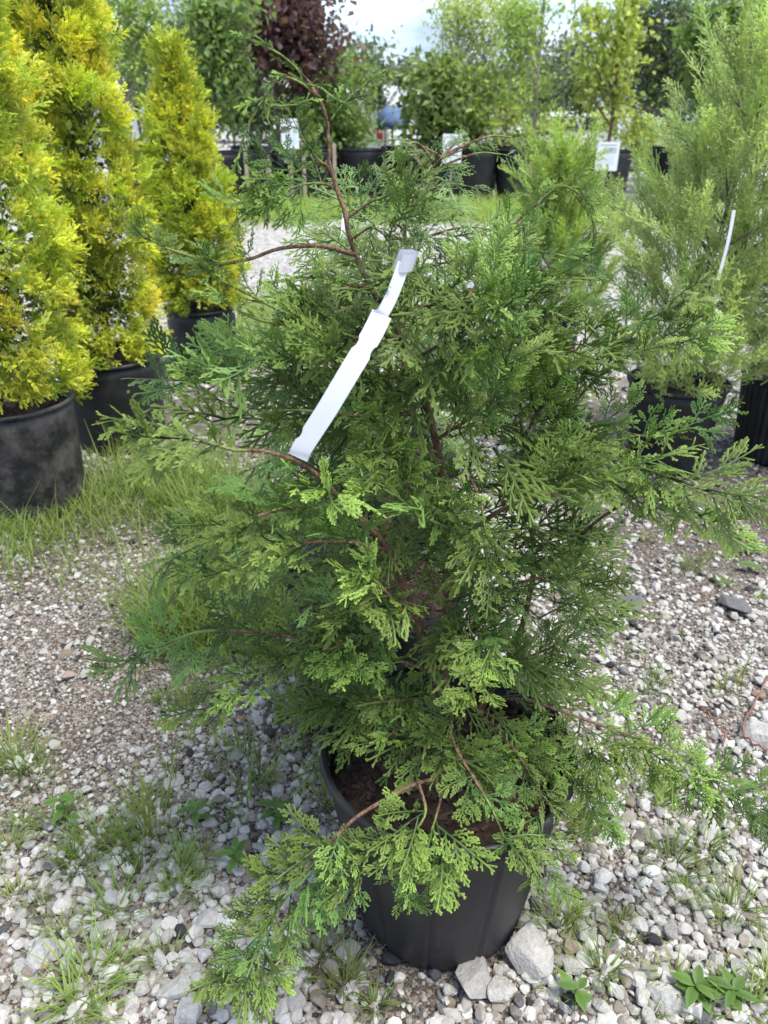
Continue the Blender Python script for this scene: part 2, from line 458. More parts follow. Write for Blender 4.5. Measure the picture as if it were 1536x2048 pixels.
def build_gravel(ground):
    big = [stone_shape(s, 2, 9) for s in range(16)]     # 80 triangles
    small = [stone_shape(50 + s, 1, 3) for s in range(8)]   # 20 triangles
    parts = []
    def ring(y0, y1, n, d0, spread, shapes, halo, tmul=1.0):
        y = np.sqrt(nr.uniform(0, 1, n) * ((y1 + .72) ** 2 - (y0 + .72) ** 2) + (y0 + .72) ** 2) - .72
        half = (y * CP + CAM_H * SP) * 0.519 * 1.12 + halo
        x = nr.uniform(-1, 1, n) * half
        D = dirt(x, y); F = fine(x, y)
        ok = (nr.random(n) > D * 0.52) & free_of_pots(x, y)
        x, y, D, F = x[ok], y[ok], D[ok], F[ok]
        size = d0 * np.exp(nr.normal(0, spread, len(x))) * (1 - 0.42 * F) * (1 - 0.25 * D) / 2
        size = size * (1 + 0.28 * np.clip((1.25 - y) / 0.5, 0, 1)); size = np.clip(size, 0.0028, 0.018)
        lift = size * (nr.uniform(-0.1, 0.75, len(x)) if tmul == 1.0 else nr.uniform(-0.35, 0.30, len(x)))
        tn = np.clip(tones(len(x)) * np.where(nr.random(len(x)) < .75, tmul, 1.0) - 0.22 * F * nr.random(len(x)) - 0.34 * D * nr.random(len(x)), 0, 1)  # stones are darkened by the same dirt and painted shade
        parts.append(scatter_stones(x, y, size, shapes, lift, tn))
    ring(0.55, 1.75, 8600, 0.0168, 0.40, big, 0.05)
    ring(0.55, 1.75, 19000, 0.0105, 0.35, small, 0.05, 0.52)
    ring(1.75, 3.3, 15500, 0.019, 0.38, small, 0.10)
    ring(1.75, 3.3, 7000, 0.013, 0.35, small, 0.10, 0.55)
    ring(3.3, 7.0, 9500, 0.038, 0.35, small, 0.2)
    off = 0; Vs, Ts, Cs = [], [], []
    for V, T, C in parts:
        Vs.append(V); Ts.append(T + off); Cs.append(C); off += len(V)
    o = link('gravel', np_mesh('gravel', np.concatenate(Vs), np.concatenate(Ts), np.concatenate(Cs)), None, M['stone'])
    tag(o, 'loose crushed white limestone gravel strewn over the dirt yard', 'gravel', kind='stuff')
    # the larger stones one can pick apart, pieces of the ground
    shapes = []
    for s in range(14):
        V, T = stone_shape(200 + s, 3, 9)
        tn = [0.80, 0.74, 0.88, 0.75, 0.68, 0.9, 0.60, 0.78, 0.40, 0.84, 0.72, 0.30, 0.92, 0.10][s]
        me = np_mesh('stone', V, T, np.full(len(V), tn), False); me.materials.append(M['rock']); shapes.append(me)
    n = 0
    while n < 290:
        py = 1060 + (2040 - 1060) * rnd.random() ** 0.75
        px = rnd.uniform(5, 1530)
        g = G(px, py)
        if not free_of_pots(np.array([g.x]), np.array([g.y]), 0.02)[0]: continue
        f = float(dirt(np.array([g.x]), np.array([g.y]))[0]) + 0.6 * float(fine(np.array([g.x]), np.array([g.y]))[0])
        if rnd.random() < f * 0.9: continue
        o = link('stone', shapes[rnd.randrange(len(shapes))], ground)
        s = rnd.uniform(0.0115, 0.0180) * (1.25 if rnd.random() < 0.18 else 1.0)
        o.scale = (s * rnd.uniform(.85, 1.2), s * rnd.uniform(.85, 1.15), s * rnd.uniform(.85, 1.1))
        o.rotation_euler = (rnd.uniform(-.35, .35), rnd.uniform(-.35, .35), rnd.uniform(0, 6.28))
        o.location = (g.x, g.y, float(ground_z(g.x, g.y)) + s * rnd.uniform(0.3, 0.75))
        n += 1

def rock(name, px, py, size, tone, seed, label, cat='rock', flat=0.75, group=None, rz=0.0):
    V, T = stone_shape(seed, 4, 16)
    r = np.random.default_rng(seed)
    V = V * np.array([1, 1, flat])
    g = G(px, py)
    o = link(name, np_mesh(name, V, T, np.full(len(V), tone), False), None, M['rock'])
    o.scale = (size, size, size); o.rotation_euler = (0.08, -0.06, rz)
    o.location = (g.x, g.y, size * flat * 0.42)
    return tag(o, label, cat, group)

# ---------------------------------------------------------------- nursery pots
def pot_mat(name, dust, c=(0.0125, 0.0130, 0.0155), scuff=0.35, rough=0.46):
    m, t, o = new_mat(name)
    tc = N(t, 'ShaderNodeTexCoord')
    oi = N(t, 'ShaderNodeObjectInfo')
    ad = N(t, 'ShaderNodeVectorMath', operation='ADD'); t.links.new(tc.outputs['Object'], ad.inputs[0]); t.links.new(oi.outputs['Location'], ad.inputs[1])
    n1 = N(t, 'ShaderNodeTexNoise', Scale=9, Detail=9, Roughness=0.72); t.links.new(ad.outputs[0], n1.inputs['Vector'])
    r1 = N(t, 'ShaderNodeMapRange'); r1.inputs[1].default_value = 0.42; r1.inputs[2].default_value = 0.68; r1.inputs[4].default_value = dust
    t.links.new(n1.outputs['Fac'], r1.inputs[0])
    n2 = N(t, 'ShaderNodeTexNoise', Scale=70, Detail=6, Roughness=0.8); t.links.new(ad.outputs[0], n2.inputs['Vector'])
    r2 = N(t, 'ShaderNodeMapRange'); r2.inputs[1].default_value = 0.62; r2.inputs[2].default_value = 0.8; r2.inputs[4].default_value = scuff
    t.links.new(n2.outputs['Fac'], r2.inputs[0])
    mx = N(t, 'ShaderNodeMath', operation='MAXIMUM'); t.links.new(r1.outputs[0], mx.inputs[0]); t.links.new(r2.outputs[0], mx.inputs[1])
    mc = N(t, 'ShaderNodeMixRGB', Color1=rgb(c), Color2=(0.15, 0.135, 0.12, 1)); t.links.new(mx.outputs[0], mc.inputs['Fac'])
    b = N(t, 'ShaderNodeBsdfPrincipled'); b.inputs['Specular IOR Level'].default_value = 0.32
    rr = N(t, 'ShaderNodeMapRange'); rr.inputs[3].default_value = rough; rr.inputs[4].default_value = 0.9; t.links.new(mx.outputs[0], rr.inputs[0]); t.links.new(rr.outputs[0], b.inputs['Roughness'])
    t.links.new(mc.outputs[0], b.inputs['Base Color'])
    bp = N(t, 'ShaderNodeBump', Strength=0.08, Distance=0.004); t.links.new(n1.outputs['Fac'], bp.inputs['Height']); t.links.new(bp.outputs[0], b.inputs['Normal'])
    t.links.new(b.outputs[0], o.inputs['Surface'])
    return m
M['pot_clean'] = pot_mat('black_pot_plastic', 0.16, scuff=0.16)
M['pot_dusty'] = pot_mat('dusty_pot_plastic', 0.62, scuff=0.40)
M['pot_far'] = pot_mat('far_pot_plastic', 0.10, scuff=0.05)

def pot(name, loc, R, H, Rb, label, mat, group=None, seams=10, soil_z=0.055, chips=True, ribs=0, detail=True, rz=0.0, tilt=(0, 0)):
    root = empty(name, loc, rz)
    root.rotation_euler = (tilt[0], tilt[1], rz)
    tag(root, label, 'plant pot', group)
    seg = 180 if detail else 40
    def mod(an, r, z):
        if ribs: return 0.0035 * math.cos(an * ribs)
        if not seams or r < Rb * 0.9 or not detail: return 0
        k = (an * seams / (2 * math.pi)) % 1
        return -0.0035 if min(k, 1 - k) < 0.035 else (0.0016 if min(k, 1 - k) < 0.09 else 0)
    th = 0.004
    prof = [(0.001, 0.006), (Rb - 0.02, 0.004), (Rb - 0.004, 0.0), (Rb, 0.012)]
    for k in range(1, 9): prof.append((Rb + (R - 0.006 - Rb) * k / 8, 0.012 + (H - 0.03) * k / 8))
    inner = [(R - 0.006 - th, H - 0.018), (R - 0.012 - th, H - soil_z - 0.04)]
    b = TB(); b.lathe(prof + inner, seg, mod)
    link('wall', b.mesh('pot_wall', True), root, mat)
    b = TB(); rr = 0.0075
    b.lathe([(R - 0.002 + rr * math.cos(a), H - 0.010 + rr * 1.25 * math.sin(a)) for a in [2 * math.pi * k / 8 for k in range(8)]], seg, None, 0, True)
    link('rim', b.mesh('pot_rim', True), root, mat)
    b = TB()
    n, m_ = 10, 36
    Rs = R - 0.014
    V = [(0, 0, H - soil_z + 0.018)]
    for i in range(1, n + 1):
        for k in range(m_):
            a = 2 * math.pi * k / m_
            q = Rs * i / n
            V.append((q * math.cos(a), q * math.sin(a), H - soil_z + 0.018 * (1 - (i / n) ** 2) + (rnd.uniform(-.004, .004) if i < n else -0.004)))
    T = [(0, 1 + k, 1 + (k + 1) % m_) for k in range(m_)]
    for i in range(n - 1):
        for k in range(m_):
            A, B_ = 1 + i * m_ + k, 1 + i * m_ + (k + 1) % m_
            T += [(A, A + m_, B_ + m_), (A, B_ + m_, B_)]
    b.add(V, T)
    so = link('soil', b.mesh('pot_soil', True), root, M['soil'])
    if chips:
        b = TB()
        for _ in range(420):
            a, q = rnd.uniform(0, 6.283), Rs * math.sqrt(rnd.random()) * 0.97
            Mx = Matrix.Rotation(rnd.uniform(0, 6.28), 3, 'Z') @ Matrix.Rotation(rnd.uniform(-.5, .5), 3, 'X')
            b.box((q * math.cos(a), q * math.sin(a), H - soil_z + 0.018 * (1 - (q / Rs) ** 2) + 0.003), (rnd.uniform(.006, .024), rnd.uniform(.003, .009), rnd.uniform(.002, .005)), 0, Mx)
        tag(link('bark_mulch', b.mesh('bark_mulch'), so, M['chip']), kind='stuff')
    POTS.append((loc[0], loc[1], Rb))
    return root
GROUND = build_ground()
# ---------------------------------------------------------------- flat foliage sprays
def frond(seed, Lg=0.14, sp1=0.021, sp2=0.0052, wid=0.00145, thick=0.0009, maxside=0.46, sub=0.42, ang=40, droop=1.6, cup=2.2, minsub=0.004, jit=1.0, tips=True, tilt=0.45):
    """a flat scale-leaved spray: an axis, side fans that fork again, blunt tips; x along, z up"""
    r = random.Random(seed)
    b = TB()
    def shoot(pts, w0, w1, t0, t1):
        n = len(pts)
        V, T, C = [], [], []
        for i, (x, y) in enumerate(pts):
            ax, ay = pts[max(i - 1, 0)]; bx, by = pts[min(i + 1, n - 1)]
            dx, dy = bx - ax, by - ay; l = math.hypot(dx, dy) or 1e-9
            nx, ny = -dy / l, dx / l
            w = w0 + (w1 - w0) * i / (n - 1)
            V += [(x + nx * w, y + ny * w, 0), (x - nx * w, y - ny * w, 0), (x, y, thick)]
            C += [t0 + (t1 - t0) * i / (n - 1)] * 3
        for i in range(n - 1):
            a = i * 3
            for k in range(3):
                k2 = (k + 1) % 3
                T += [(a + k, a + k2, a + 3 + k2), (a + k, a + 3 + k2, a + 3 + k)]
        a = (n - 1) * 3
        T.append((a, a + 1, a + 2))
        b.add(V, T, C)
    def curve(x, y, a, ln, bend, n):
        pts = [(x, y)]
        for i in range(n):
            a2 = a + bend * (i + 0.5) / n
            x += math.cos(a2) * ln / n; y += math.sin(a2) * ln / n
            pts.append((x, y))
        return pts
    def at(pts, u):
        k = u * (len(pts) - 1); i = min(int(k), len(pts) - 2); f = k - i
        (x0, y0), (x1, y1) = pts[i], pts[i + 1]
        return x0 + (x1 - x0) * f, y0 + (y1 - y0) * f, math.atan2(y1 - y0, x1 - x0)
    sway = r.uniform(-0.5, 0.5) * jit
    ax = curve(0, 0, -sway / 2, Lg, sway, 7)
    shoot(ax, wid * 1.15, wid * 0.9, 0.0, 0.8)
    s, side = 0.016, r.choice((-1, 1))
    skew = r.uniform(-0.2, 0.2)
    zoff = []
    while s < Lg * 0.985:
        u = s / Lg
        env = min(1.0, 0.35 + u / 0.45) * (1 - u) ** 0.62 * 1.15
        ln = maxside * Lg * env * r.uniform(0.62, 1.22) * (1 + skew * side)
        x, y, a = at(ax, u)
        if ln > 0.005:
            v0 = len(b.V)
            a0 = a + side * math.radians(ang + 6 * (1 - u) + r.uniform(-8, 8) * jit)
            pts = curve(x, y, a0, ln, -side * math.radians(r.uniform(-4, 30)), 3)
            shoot(pts, wid, wid * 0.95, 0.15 + 0.35 * u, 0.6 + 0.4 * r.random())
            d, sd = 0.005 * r.uniform(0.8, 1.4), side
            while d < ln * 0.96:
                v = d / ln
                l2 = ln * sub * min(1, 0.3 + v / 0.35) * (1 - v) ** 0.6 * r.uniform(0.65, 1.25)
                if l2 > minsub:
                    x2, y2, a2 = at(pts, v)
                    p2 = curve(x2, y2, a2 + sd * math.radians(ang + r.uniform(-8, 8)), l2, -sd * 0.3, 2 if l2 > 0.010 else 1)
                    shoot(p2, wid * 0.85, wid * 1.0, 0.25 + 0.3 * v + .2 * u, 0.65 + 0.35 * r.random())
                    if l2 > 0.009 and tips:
                        q, sg = 0.36, sd
                        while q < 0.92:
                            x3, y3, a4 = at(p2, q)
                            shoot(curve(x3, y3, a4 + sg * 0.68, l2 * .36 * r.uniform(.7, 1.2), 0, 1), wid * .8, wid * .95, 0.5, 0.85)
                            q += 0.0042 / l2 + 0.06; sg = -sg
                sd = -sd
                d += sp2 * r.uniform(0.8, 1.25)
            zoff.append((v0, len(b.V), x, y, r.gauss(0, tilt) - 0.15))
        side = -side
        s += sp1 * 0.5 * r.uniform(0.75, 1.3)
    V = np.array(b.V)
    for (v0, v1, x, y, k) in zoff:                       # every side fan has its own tilt out of the plane
        V[v0:v1, 2] += k * np.hypot(V[v0:v1, 0] - x, V[v0:v1, 1] - y)
    wav = r.uniform(0, 6)
    V[:, 2] += -droop * V[:, 0] ** 2 * r.uniform(0.4, 1.3) - cup * V[:, 1] ** 2 * r.uniform(-0.2, 1.2) + 0.002 * np.sin(V[:, 1] * 110 + wav)
    return V, np.array(b.T), np.clip(np.array(b.tone), 0, 1)

def merge(items):
    Vs, Ts, Cs, off = [], [], [], 0
    for V, T, C in items:
        Vs.append(V); Ts.append(T + off); Cs.append(C); off += len(V)
    return np.concatenate(Vs), np.concatenate(Ts), np.concatenate(Cs)
def xf(Mx, V):
    A = np.array(Mx)
    return V @ A[:3, :3].T + A[:3, 3]

def tuft_frond(seed):
    """three small sprays off one twig, each with its own roll and curl"""
    r = random.Random(seed); items = []
    for k, (x0, yaw) in enumerate(((0.0, -1), (0.012, 1), (0.030, 0), (0.045, -.55))[:r.choice((3, 4, 4))]):
        V, T, C = frond(seed * 10 + k, Lg=r.uniform(.066, .108), sp1=0.0150, sp2=0.0046, wid=0.00145, maxside=0.54, sub=.46, droop=r.uniform(-5, 3), cup=r.uniform(-3, 5), tilt=.5)
        yw = yaw * math.radians(r.uniform(28, 46)); pt = math.radians(r.uniform(-12, 32))
        x = Vector((math.cos(yw) * math.cos(pt), math.sin(yw) * math.cos(pt), math.sin(pt)))
        items.append((xf(frame((x0, 0, 0), x, Vector((0, r.uniform(-.7, .7), 1)), 1.0), V), T, C ** 1.5))
    V, T, C = merge(items)
    tb = TB(); tb.tube([(0, 0, 0), (.025, 0, 0), (.05, 0, 0)], [.0013, .0012, .0010], 4)
    return merge([(V, T, C), (np.array(tb.V), np.array(tb.T), np.zeros(len(tb.V)))])
FR = [np_mesh('frond', *tuft_frond(100 + k)) for k in range(12)]
FR_B = [np_mesh('frond', *frond(140 + k, Lg=l, sp1=0.024, sp2=0.0075, wid=0.0016, tips=False)) for k, l in enumerate((0.11, 0.13, 0.14, 0.10, 0.125))]
WH = [np_mesh('frond', *frond(190 + k, Lg=l, sp1=0.010, sp2=0.0045, wid=0.0015, thick=0.0020, maxside=0.30, sub=0.5, ang=32, minsub=.003, tips=False, jit=1.6, tilt=0.8)) for k, l in enumerate((0.05, 0.042, 0.06))]
for me in FR + WH: me.materials.append(M['frond'])
for me in FR_B: me.materials.append(M['frond_back'])
FR_LOW = [frond(170 + k, Lg=0.14, sp1=0.024, sp2=0.0080, wid=0.0017, tips=False) for k in range(5)]

BARE = []                                 # stretches of bare stem: (polyline, chance that a fan lying before it is left out)
def crowds_stem(p0, p1):
    for line, chance in BARE:
        for q in line:
            for m in (p0, p0.lerp(p1, .33), p0.lerp(p1, .66), p1):
                ab = q - Vector((0, 0, CAM_H)); t = (m - Vector((0, 0, CAM_H))).dot(ab) / ab.length_squared
                if 0.5 < t < 1.0 and (m - Vector((0, 0, CAM_H)) - ab * t).length < 0.019 and rnd.random() < chance: return True
    return False
class Shrub:
    """root > stem, branch > frond, inner_foliage"""
    def __init__(s, loc, label, group, meshes, mat, cam_face=0.45):
        s.root = empty('cypress_shrub', loc)
        tag(s.root, label, 'shrub', group)
        s.o = Vector(loc); s.meshes = meshes; s.mat = mat; s.n = 0; s.cf = cam_face; s.inner = []
    def stem(s, pts, r0, r1, name='stem', parent=None, kink=0.004):
        p = spline(pts, max(8, len(pts) * 4))
        p = [q - s.o + (Vector((rnd.uniform(-1, 1), rnd.uniform(-1, 1), 0)) * kink if 0 < i < len(p) - 1 else Vector()) for i, q in enumerate(p)]
        b = TB(); n = len(p)
        b.tube(p, [r0 + (r1 - r0) * (i / (n - 1)) ** 0.8 for i in range(n)], 7)
        return link(name, b.mesh(name, True), s.root, M['bark']), p
    def branch(s, pts, r0=0.0045, r1=0.0014, start=0.25, step=0.045, size=(0.72, 1.12), lift=0.15, fronds=True, tip=True, spread=(30, 58), normal=None, green=0.55, whip=False):
        keep = s.meshes
        if whip: s.meshes = WH
        p = spline(pts, max(10, len(pts) * 4))
        p = [q - s.o for q in p]
        n = len(p)
        b = TB()
        k = max(2, int(n * green) + 1)
        r0 *= 0.72; rad = [r0 + (r1 - r0) * (i / (n - 1)) ** 0.7 for i in range(n)]
        b.tube(p[:k + 1], rad[:k + 1], 6)
        br = link('branch', b.mesh('branch', True), s.root, M['bark'])
        if k < n - 1:
            b = TB(); b.tube(p[k:], rad[k:], 5)
            link('green_shoot', b.mesh('green_shoot', True), br, M['twig'])
        if not fronds:
            s.meshes = keep
            return br
        ln = [0]
        for i in range(1, n): ln.append(ln[-1] + (p[i] - p[i - 1]).length)
        tot = ln[-1]
        d, side = tot * start, rnd.choice((-1, 1))
        while d < tot * 0.99:
            i = max(j for j in range(n) if ln[j] <= d); i = min(i, n - 2)
            f = (d - ln[i]) / max(1e-6, ln[i + 1] - ln[i])
            pos = p[i].lerp(p[i + 1], f); t = (p[i + 1] - p[i]).normalized()
            s.frond_at(pos, t, side, rnd.uniform(*size) * (1.0 - 0.25 * (d / tot)), lift, br, spread, normal)
            side = -side
            d += step * 1.0 * rnd.uniform(0.75, 1.3)
        if tip: s.frond_at(p[-1] - (p[-1] - p[-2]) * 0.4, (p[-1] - p[-3]).normalized(), 0, rnd.uniform(*size) * 0.95, 0.0, br, spread, normal)
        s.meshes = keep
        return br
    def frond_at(s, pos, t, side, sc, lift, br, spread, normal=None):
        tocam = (Vector((0, 0, CAM_H)) - (s.o + pos)).normalized()
        nrm = (Vector((0, 0, 0.75)) + tocam * s.cf + rv() * 0.55) if normal is None else (Vector(normal) + rv() * 0.25)
        nrm = nrm.normalized()
        if side:
            y = nrm.cross(t)
            if y.length < 0.1: y = t.orthogonal()
            y.normalize()
            a = math.radians(rnd.uniform(*spread))
            x = t * math.cos(a) + y * (side * math.sin(a)) + Vector((0, 0, lift)) + rv() * 0.18
        else: x = t + rv() * 0.12
        xn = x.normalized()
        if BARE and crowds_stem(s.o + pos, s.o + pos + xn * (0.10 * sc)): return
        o = link('scale_shoot' if s.meshes is WH else 'frond', s.meshes[rnd.randrange(len(s.meshes))], br)
        o.matrix_local = frame(pos, x, nrm, sc * 0.88)
        s.n += 1
    def fill(s, pts_n):                      # the dense foliage inside, too mixed to pick apart
        items = []
        for (pos, x, nrm, sc) in pts_n:
            V, T, C = FR_LOW[rnd.randrange(len(FR_LOW))]
            items.append((xf(frame(pos - s.o, x, nrm, sc), V), T, C * 0.75))
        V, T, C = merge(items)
        o = link('inner_foliage', np_mesh('inner_foliage', V, T, C), s.root, s.mat)
        tag(o, kind='stuff')

# ---------------------------------------------------------------- the cypress in front
hp = Vector((0.109, 0.945, 0.0))
pot('nursery_pot', hp, 0.217, 0.40, 0.163, 'ribbed black nursery pot holding the drooping cypress with the white tag', M['pot_clean'], seams=12, rz=0.35, soil_z=0.06)
hero = Shrub(Vector((0.105, 0.975, 0.36)), 'spreading green cypress shrub with drooping fans and a long white tag', None, FR, M['frond'])
def px(*a): return [P(x, y, Y) for (x, y, Y) in a]
TR = [(885, 1410, .975), (890, 1250, .99), (893, 1120, 1.0), (892, 1040, 1.0), (880, 930, .98), (870, 870, .97), (850, 800, .96), (825, 720, .95), (805, 680, .95),
      (770, 620, .95), (740, 570, .95), (712, 510, .96), (690, 430, .96), (660, 330, .97), (652, 240, .98), (622, 168, .98), (565, 112, .96), (492, 76, .94)]
def bare(ch, *a): BARE.append((spline(px(*a), 10), ch))
bare(.55, (870, 1360, .94), (852, 1310, .93), (838, 1235, .92))
bare(.6, (806, 1168, .88), (775, 1100, .86), (735, 1050, .84), (690, 1010, .82))
bare(.5, (640, 955, .80), (590, 922, .78), (480, 902, .75))
bare(.5, (882, 930, .98), (870, 870, .97), (850, 800, .96), (825, 720, .95), (805, 680, .95))
bare(.3, (740, 570, .95), (712, 510, .96), (690, 430, .96), (660, 330, .97))
bare(.5, (1000, 1025, .92), (1060, 1000, .88), (1170, 968, .855))
bare(.5, (1130, 1100, 1.0), (1190, 1045, .95))
bare(.5, (830, 1568, .745), (760, 1605, .715), (700, 1645, .695))
bare(.5, (1045, 1398, .96), (1110, 1418, .94))
bare(.4, (500, 1264, .835), (400, 1263, .82))
bare(.5, (905, 858, .92), (935, 842, .88))
bare(.5, (640, 492, .94), (560, 497, .92))
bare(.5, (642, 1480, .945), (652, 1535, .86), (690, 1590, .79), (745, 1625, .74))
bare(.7, (585, 1100, 1.46), (590, 1340, 1.46), (600, 1390, 1.46), (620, 1430, 1.4), (650, 1400, 1.36))
bare(.35, (720, 1760, .80), (760, 1830, .80), (900, 1780, .78), (980, 1760, .78), (1030, 1740, .80))
bare(.95, (800, 545, .88), (742, 672, .84), (652, 822, .84), (615, 880, .84))
hero.stem(px(*TR[:16]), 0.0078, 0.0019, kink=0.0016)
B = hero.branch
B(px((622, 168, .98), (565, 112, .96), (492, 76, .94)), 0.0022, 0.0009, 0.1, 0.016, size=(.5, .8), green=0.0, spread=(5, 18), whip=True)
hero.stem(px((885, 1405, .965), (852, 1310, .93), (838, 1240, .92), (806, 1165, .88), (775, 1100, .86), (735, 1050, .84), (690, 1010, .82)), 0.0072, 0.0042, kink=0.001)
hero.stem(px((960, 1420, 1.02), (1030, 1290, 1.06), (1068, 1140, 1.06), (1055, 1000, 1.05), (1045, 880, 1.03)), 0.006, 0.0035, kink=0.001)
B = hero.branch
B(px((690, 1010, .82), (640, 955, .80), (590, 922, .78), (530, 903, .76), (470, 900, .75), (430, 890, .74), (385, 880, .73)), 0.0055, 0.0015, 0.12, 0.030)
B(px((712, 510, .96), (640, 492, .94), (560, 497, .92), (500, 518, .90), (430, 528, .88), (380, 512, .86), (330, 495, .85)), 0.0045, 0.0013, 0.32, 0.050, size=(.5, .75))
B(px((640, 195, .98), (600, 165, .97), (560, 155, .95), (528, 195, .94), (505, 235, .93), (482, 290, .92)), 0.0024, 0.0010, 0.1, 0.014, size=(.6, 1.0), green=0, spread=(5, 26), whip=True)
B(px((528, 190, .94), (533, 208, .94), (565, 212, .94), (600, 208, .94)), 0.0020, 0.0010, 0.1, 0.012, size=(.5, .8), green=0, spread=(5, 22), whip=True)
B(px((600, 165, .98), (640, 176, .97), (668, 196, .96), (684, 206, .96)), 0.0020, 0.0010, 0.1, 0.012, size=(.5, .8), green=0, spread=(5, 22), whip=True)
B(px((655, 250, .98), (680, 215, .98), (705, 190, .98), (738, 162, .98)), 0.0016, 0.001, 0.25, 0.014, size=(.6, .9), green=0.1, spread=(10, 35), whip=True)
B(px((668, 340, .97), (640, 322, .96), (612, 290, .95), (598, 262, .95)), 0.002, 0.0012, 0.3, 0.018, size=(.34, .5), green=0.2)
B(px((668, 345, .97), (630, 325, .96), (590, 345, .95), (540, 370, .94)), 0.0024, 0.0012, 0.3, 0.020, size=(.6, .8), green=0.3)
B(px((678, 385, .97), (650, 368, .96), (600, 370, .94), (550, 395, .93)), 0.0025, 0.0013, 0.3, 0.020, size=(.65, .9), green=0.3)
B(px((690, 440, .96), (740, 405, .95), (790, 385, .94)), 0.0025, 0.0013, 0.3, 0.03, size=(.6, .8))
B(px((700, 480, .96), (750, 450, .93), (800, 440, .92)), 0.0025, 0.0013, 0.25, 0.03, size=(.6, .85))
B(px((740, 570, .95), (700, 575, .92), (640, 590, .90), (570, 620, .88), (500, 590, .87), (440, 560, .86)), 0.004, 0.0014, 0.2, 0.040, size=(.55, .85))
B(px((770, 620, .95), (690, 620, .9), (600, 650, .87), (520, 640, .85), (460, 610, .84)), 0.004, 0.0014, 0.15, 0.042, size=(.55, .85))
B(px((805, 690, .95), (760, 670, .9), (690, 680, .86), (600, 700, .84), (520, 720, .83)), 0.004, 0.0014, 0.12, 0.030)
B(px((828, 742, .95), (770, 757, .92), (680, 750, .90), (560, 765, .88), (450, 758, .88), (385, 762, .88)), 0.004, 0.0014, 0.2, 0.032)
B(px((850, 800, .96), (800, 830, .9), (700, 830, .86), (590, 820, .84), (490, 830, .82)), 0.004, 0.0014, 0.12, 0.030)
B(px((872, 880, .97), (905, 858, .92), (935, 840, .88), (985, 790, .85), (1010, 730, .84)), 0.0042, 0.0015, 0.25, 0.030)
B(px((825, 720, .95), (880, 690, .9), (950, 660, .87), (1000, 620, .85)), 0.004, 0.0014, 0.12, 0.028)
B(px((780, 640, .95), (830, 615, .92), (900, 605, .9), (970, 585, .89)), 0.004, 0.0014, 0.1, 0.026)
B(px((850, 800, .96), (930, 740, .98), (1000, 690, 1.0), (1060, 630, 1.02), (1050, 600, 1.02)), 0.004, 0.0014, 0.2, 0.030)
B(px((900, 640, 1.06), (950, 575, 1.1), (975, 520, 1.12), (1010, 470, 1.14), (1080, 400, 1.15), (1140, 375, 1.14), (1185, 440, 1.12), (1185, 500, 1.11)), 0.004, 0.0014, 0.2, 0.034, size=(.45, .7), green=.6)
B(px((1060, 420, 1.15), (1100, 385, 1.14), (1130, 372, 1.13), (1175, 400, 1.12)), 0.002, 0.0012, 0.2, 0.02, size=(.4, .6), green=.1, whip=True)
B(px((1140, 375, 1.14), (1190, 450, 1.11), (1185, 500, 1.11)), 0.002, 0.0012, 0.2, 0.02, size=(.35, .5), green=.1, whip=True)
B(px((975, 520, 1.12), (1040, 500, 1.10), (1110, 508, 1.08), (1150, 520, 1.08)), 0.0022, 0.0012, 0.3, 0.035, size=(.4, .6), green=.3)
B(px((893, 1100, 1.0), (985, 1030, .92), (1060, 1000, .88), (1130, 980, .86), (1190, 962, .85), (1270, 935, .82), (1340, 955, .80)), 0.0058, 0.0015, 0.42, 0.030, size=(.8, 1.2))
B(px((1060, 1140, 1.05), (1130, 1100, 1.0), (1190, 1045, .95), (1260, 1000, .9), (1310, 985, .86), (1350, 1000, .84)), 0.005, 0.0015, 0.25, 0.032)
B(px((1045, 880, 1.03), (1042, 800, 1.02), (1075, 720, 1.0), (1150, 700, 1.0), (1240, 660, .99), (1310, 630, .98), (1340, 605, .98)), 0.004, 0.0013, 0.12, 0.032, size=(.6, .95))
B(px((1050, 930, 1.04), (1130, 830, 1.02), (1190, 760, 1.0), (1260, 710, .99), (1330, 690, .98), (1360, 680, .98)), 0.004, 0.0013, 0.15, 0.034, size=(.6, .95))
B(px((1055, 990, 1.05), (1130, 900, 1.02), (1200, 850, 1.0), (1270, 870, .98), (1330, 872, .96), (1375, 852, .96)), 0.004, 0.0013, 0.15, 0.034, size=(.6, .95))
B(px((1045, 880, 1.03), (1090, 800, .96), (1120, 750, .93), (1100, 690, .92)), 0.004, 0.0014, 0.1, 0.028)
B(px((960, 1400, 1.0), (1040, 1398, .96), (1100, 1415, .94), (1200, 1450, .92), (1300, 1488, .9), (1385, 1530, .88), (1450, 1580, .87), (1500, 1610, .86)), 0.0052, 0.0016, 0.2, 0.026, size=(.9, 1.3), lift=-0.05, normal=(0, -0.3, 0.9))
B(px((870, 1345, .95), (760, 1310, .9), (640, 1285, .86), (520, 1265, .84), (410, 1262, .82), (350, 1280, .81), (305, 1300, .80)), 0.0052, 0.0015, 0.2, 0.027, size=(.85, 1.2), lift=-0.15)
B(px((840, 1260, .92), (740, 1270, .87), (640, 1305, .84), (560, 1325, .83), (490, 1350, .82), (440, 1390, .81)), 0.0042, 0.0014, 0.2, 0.032, lift=-0.1)
B(px((935, 1518, .86), (880, 1555, .79), (830, 1568, .745), (760, 1605, .715), (700, 1645, .695), (640, 1712, .675), (575, 1790, .66), (520, 1880, .65), (495, 1945, .645)), 0.0055, 0.0016, 0.42, 0.027, lift=-0.1, normal=(0.3, -0.5, 0.75), size=(.9, 1.3))
B(px((838, 1568, .745), (850, 1630, .70), (800, 1690, .68), (730, 1740, .67), (680, 1780, .665)), 0.0034, 0.0014, 0.2, 0.028, lift=-0.2, green=0.1, normal=(0.1, -0.7, 0.6))
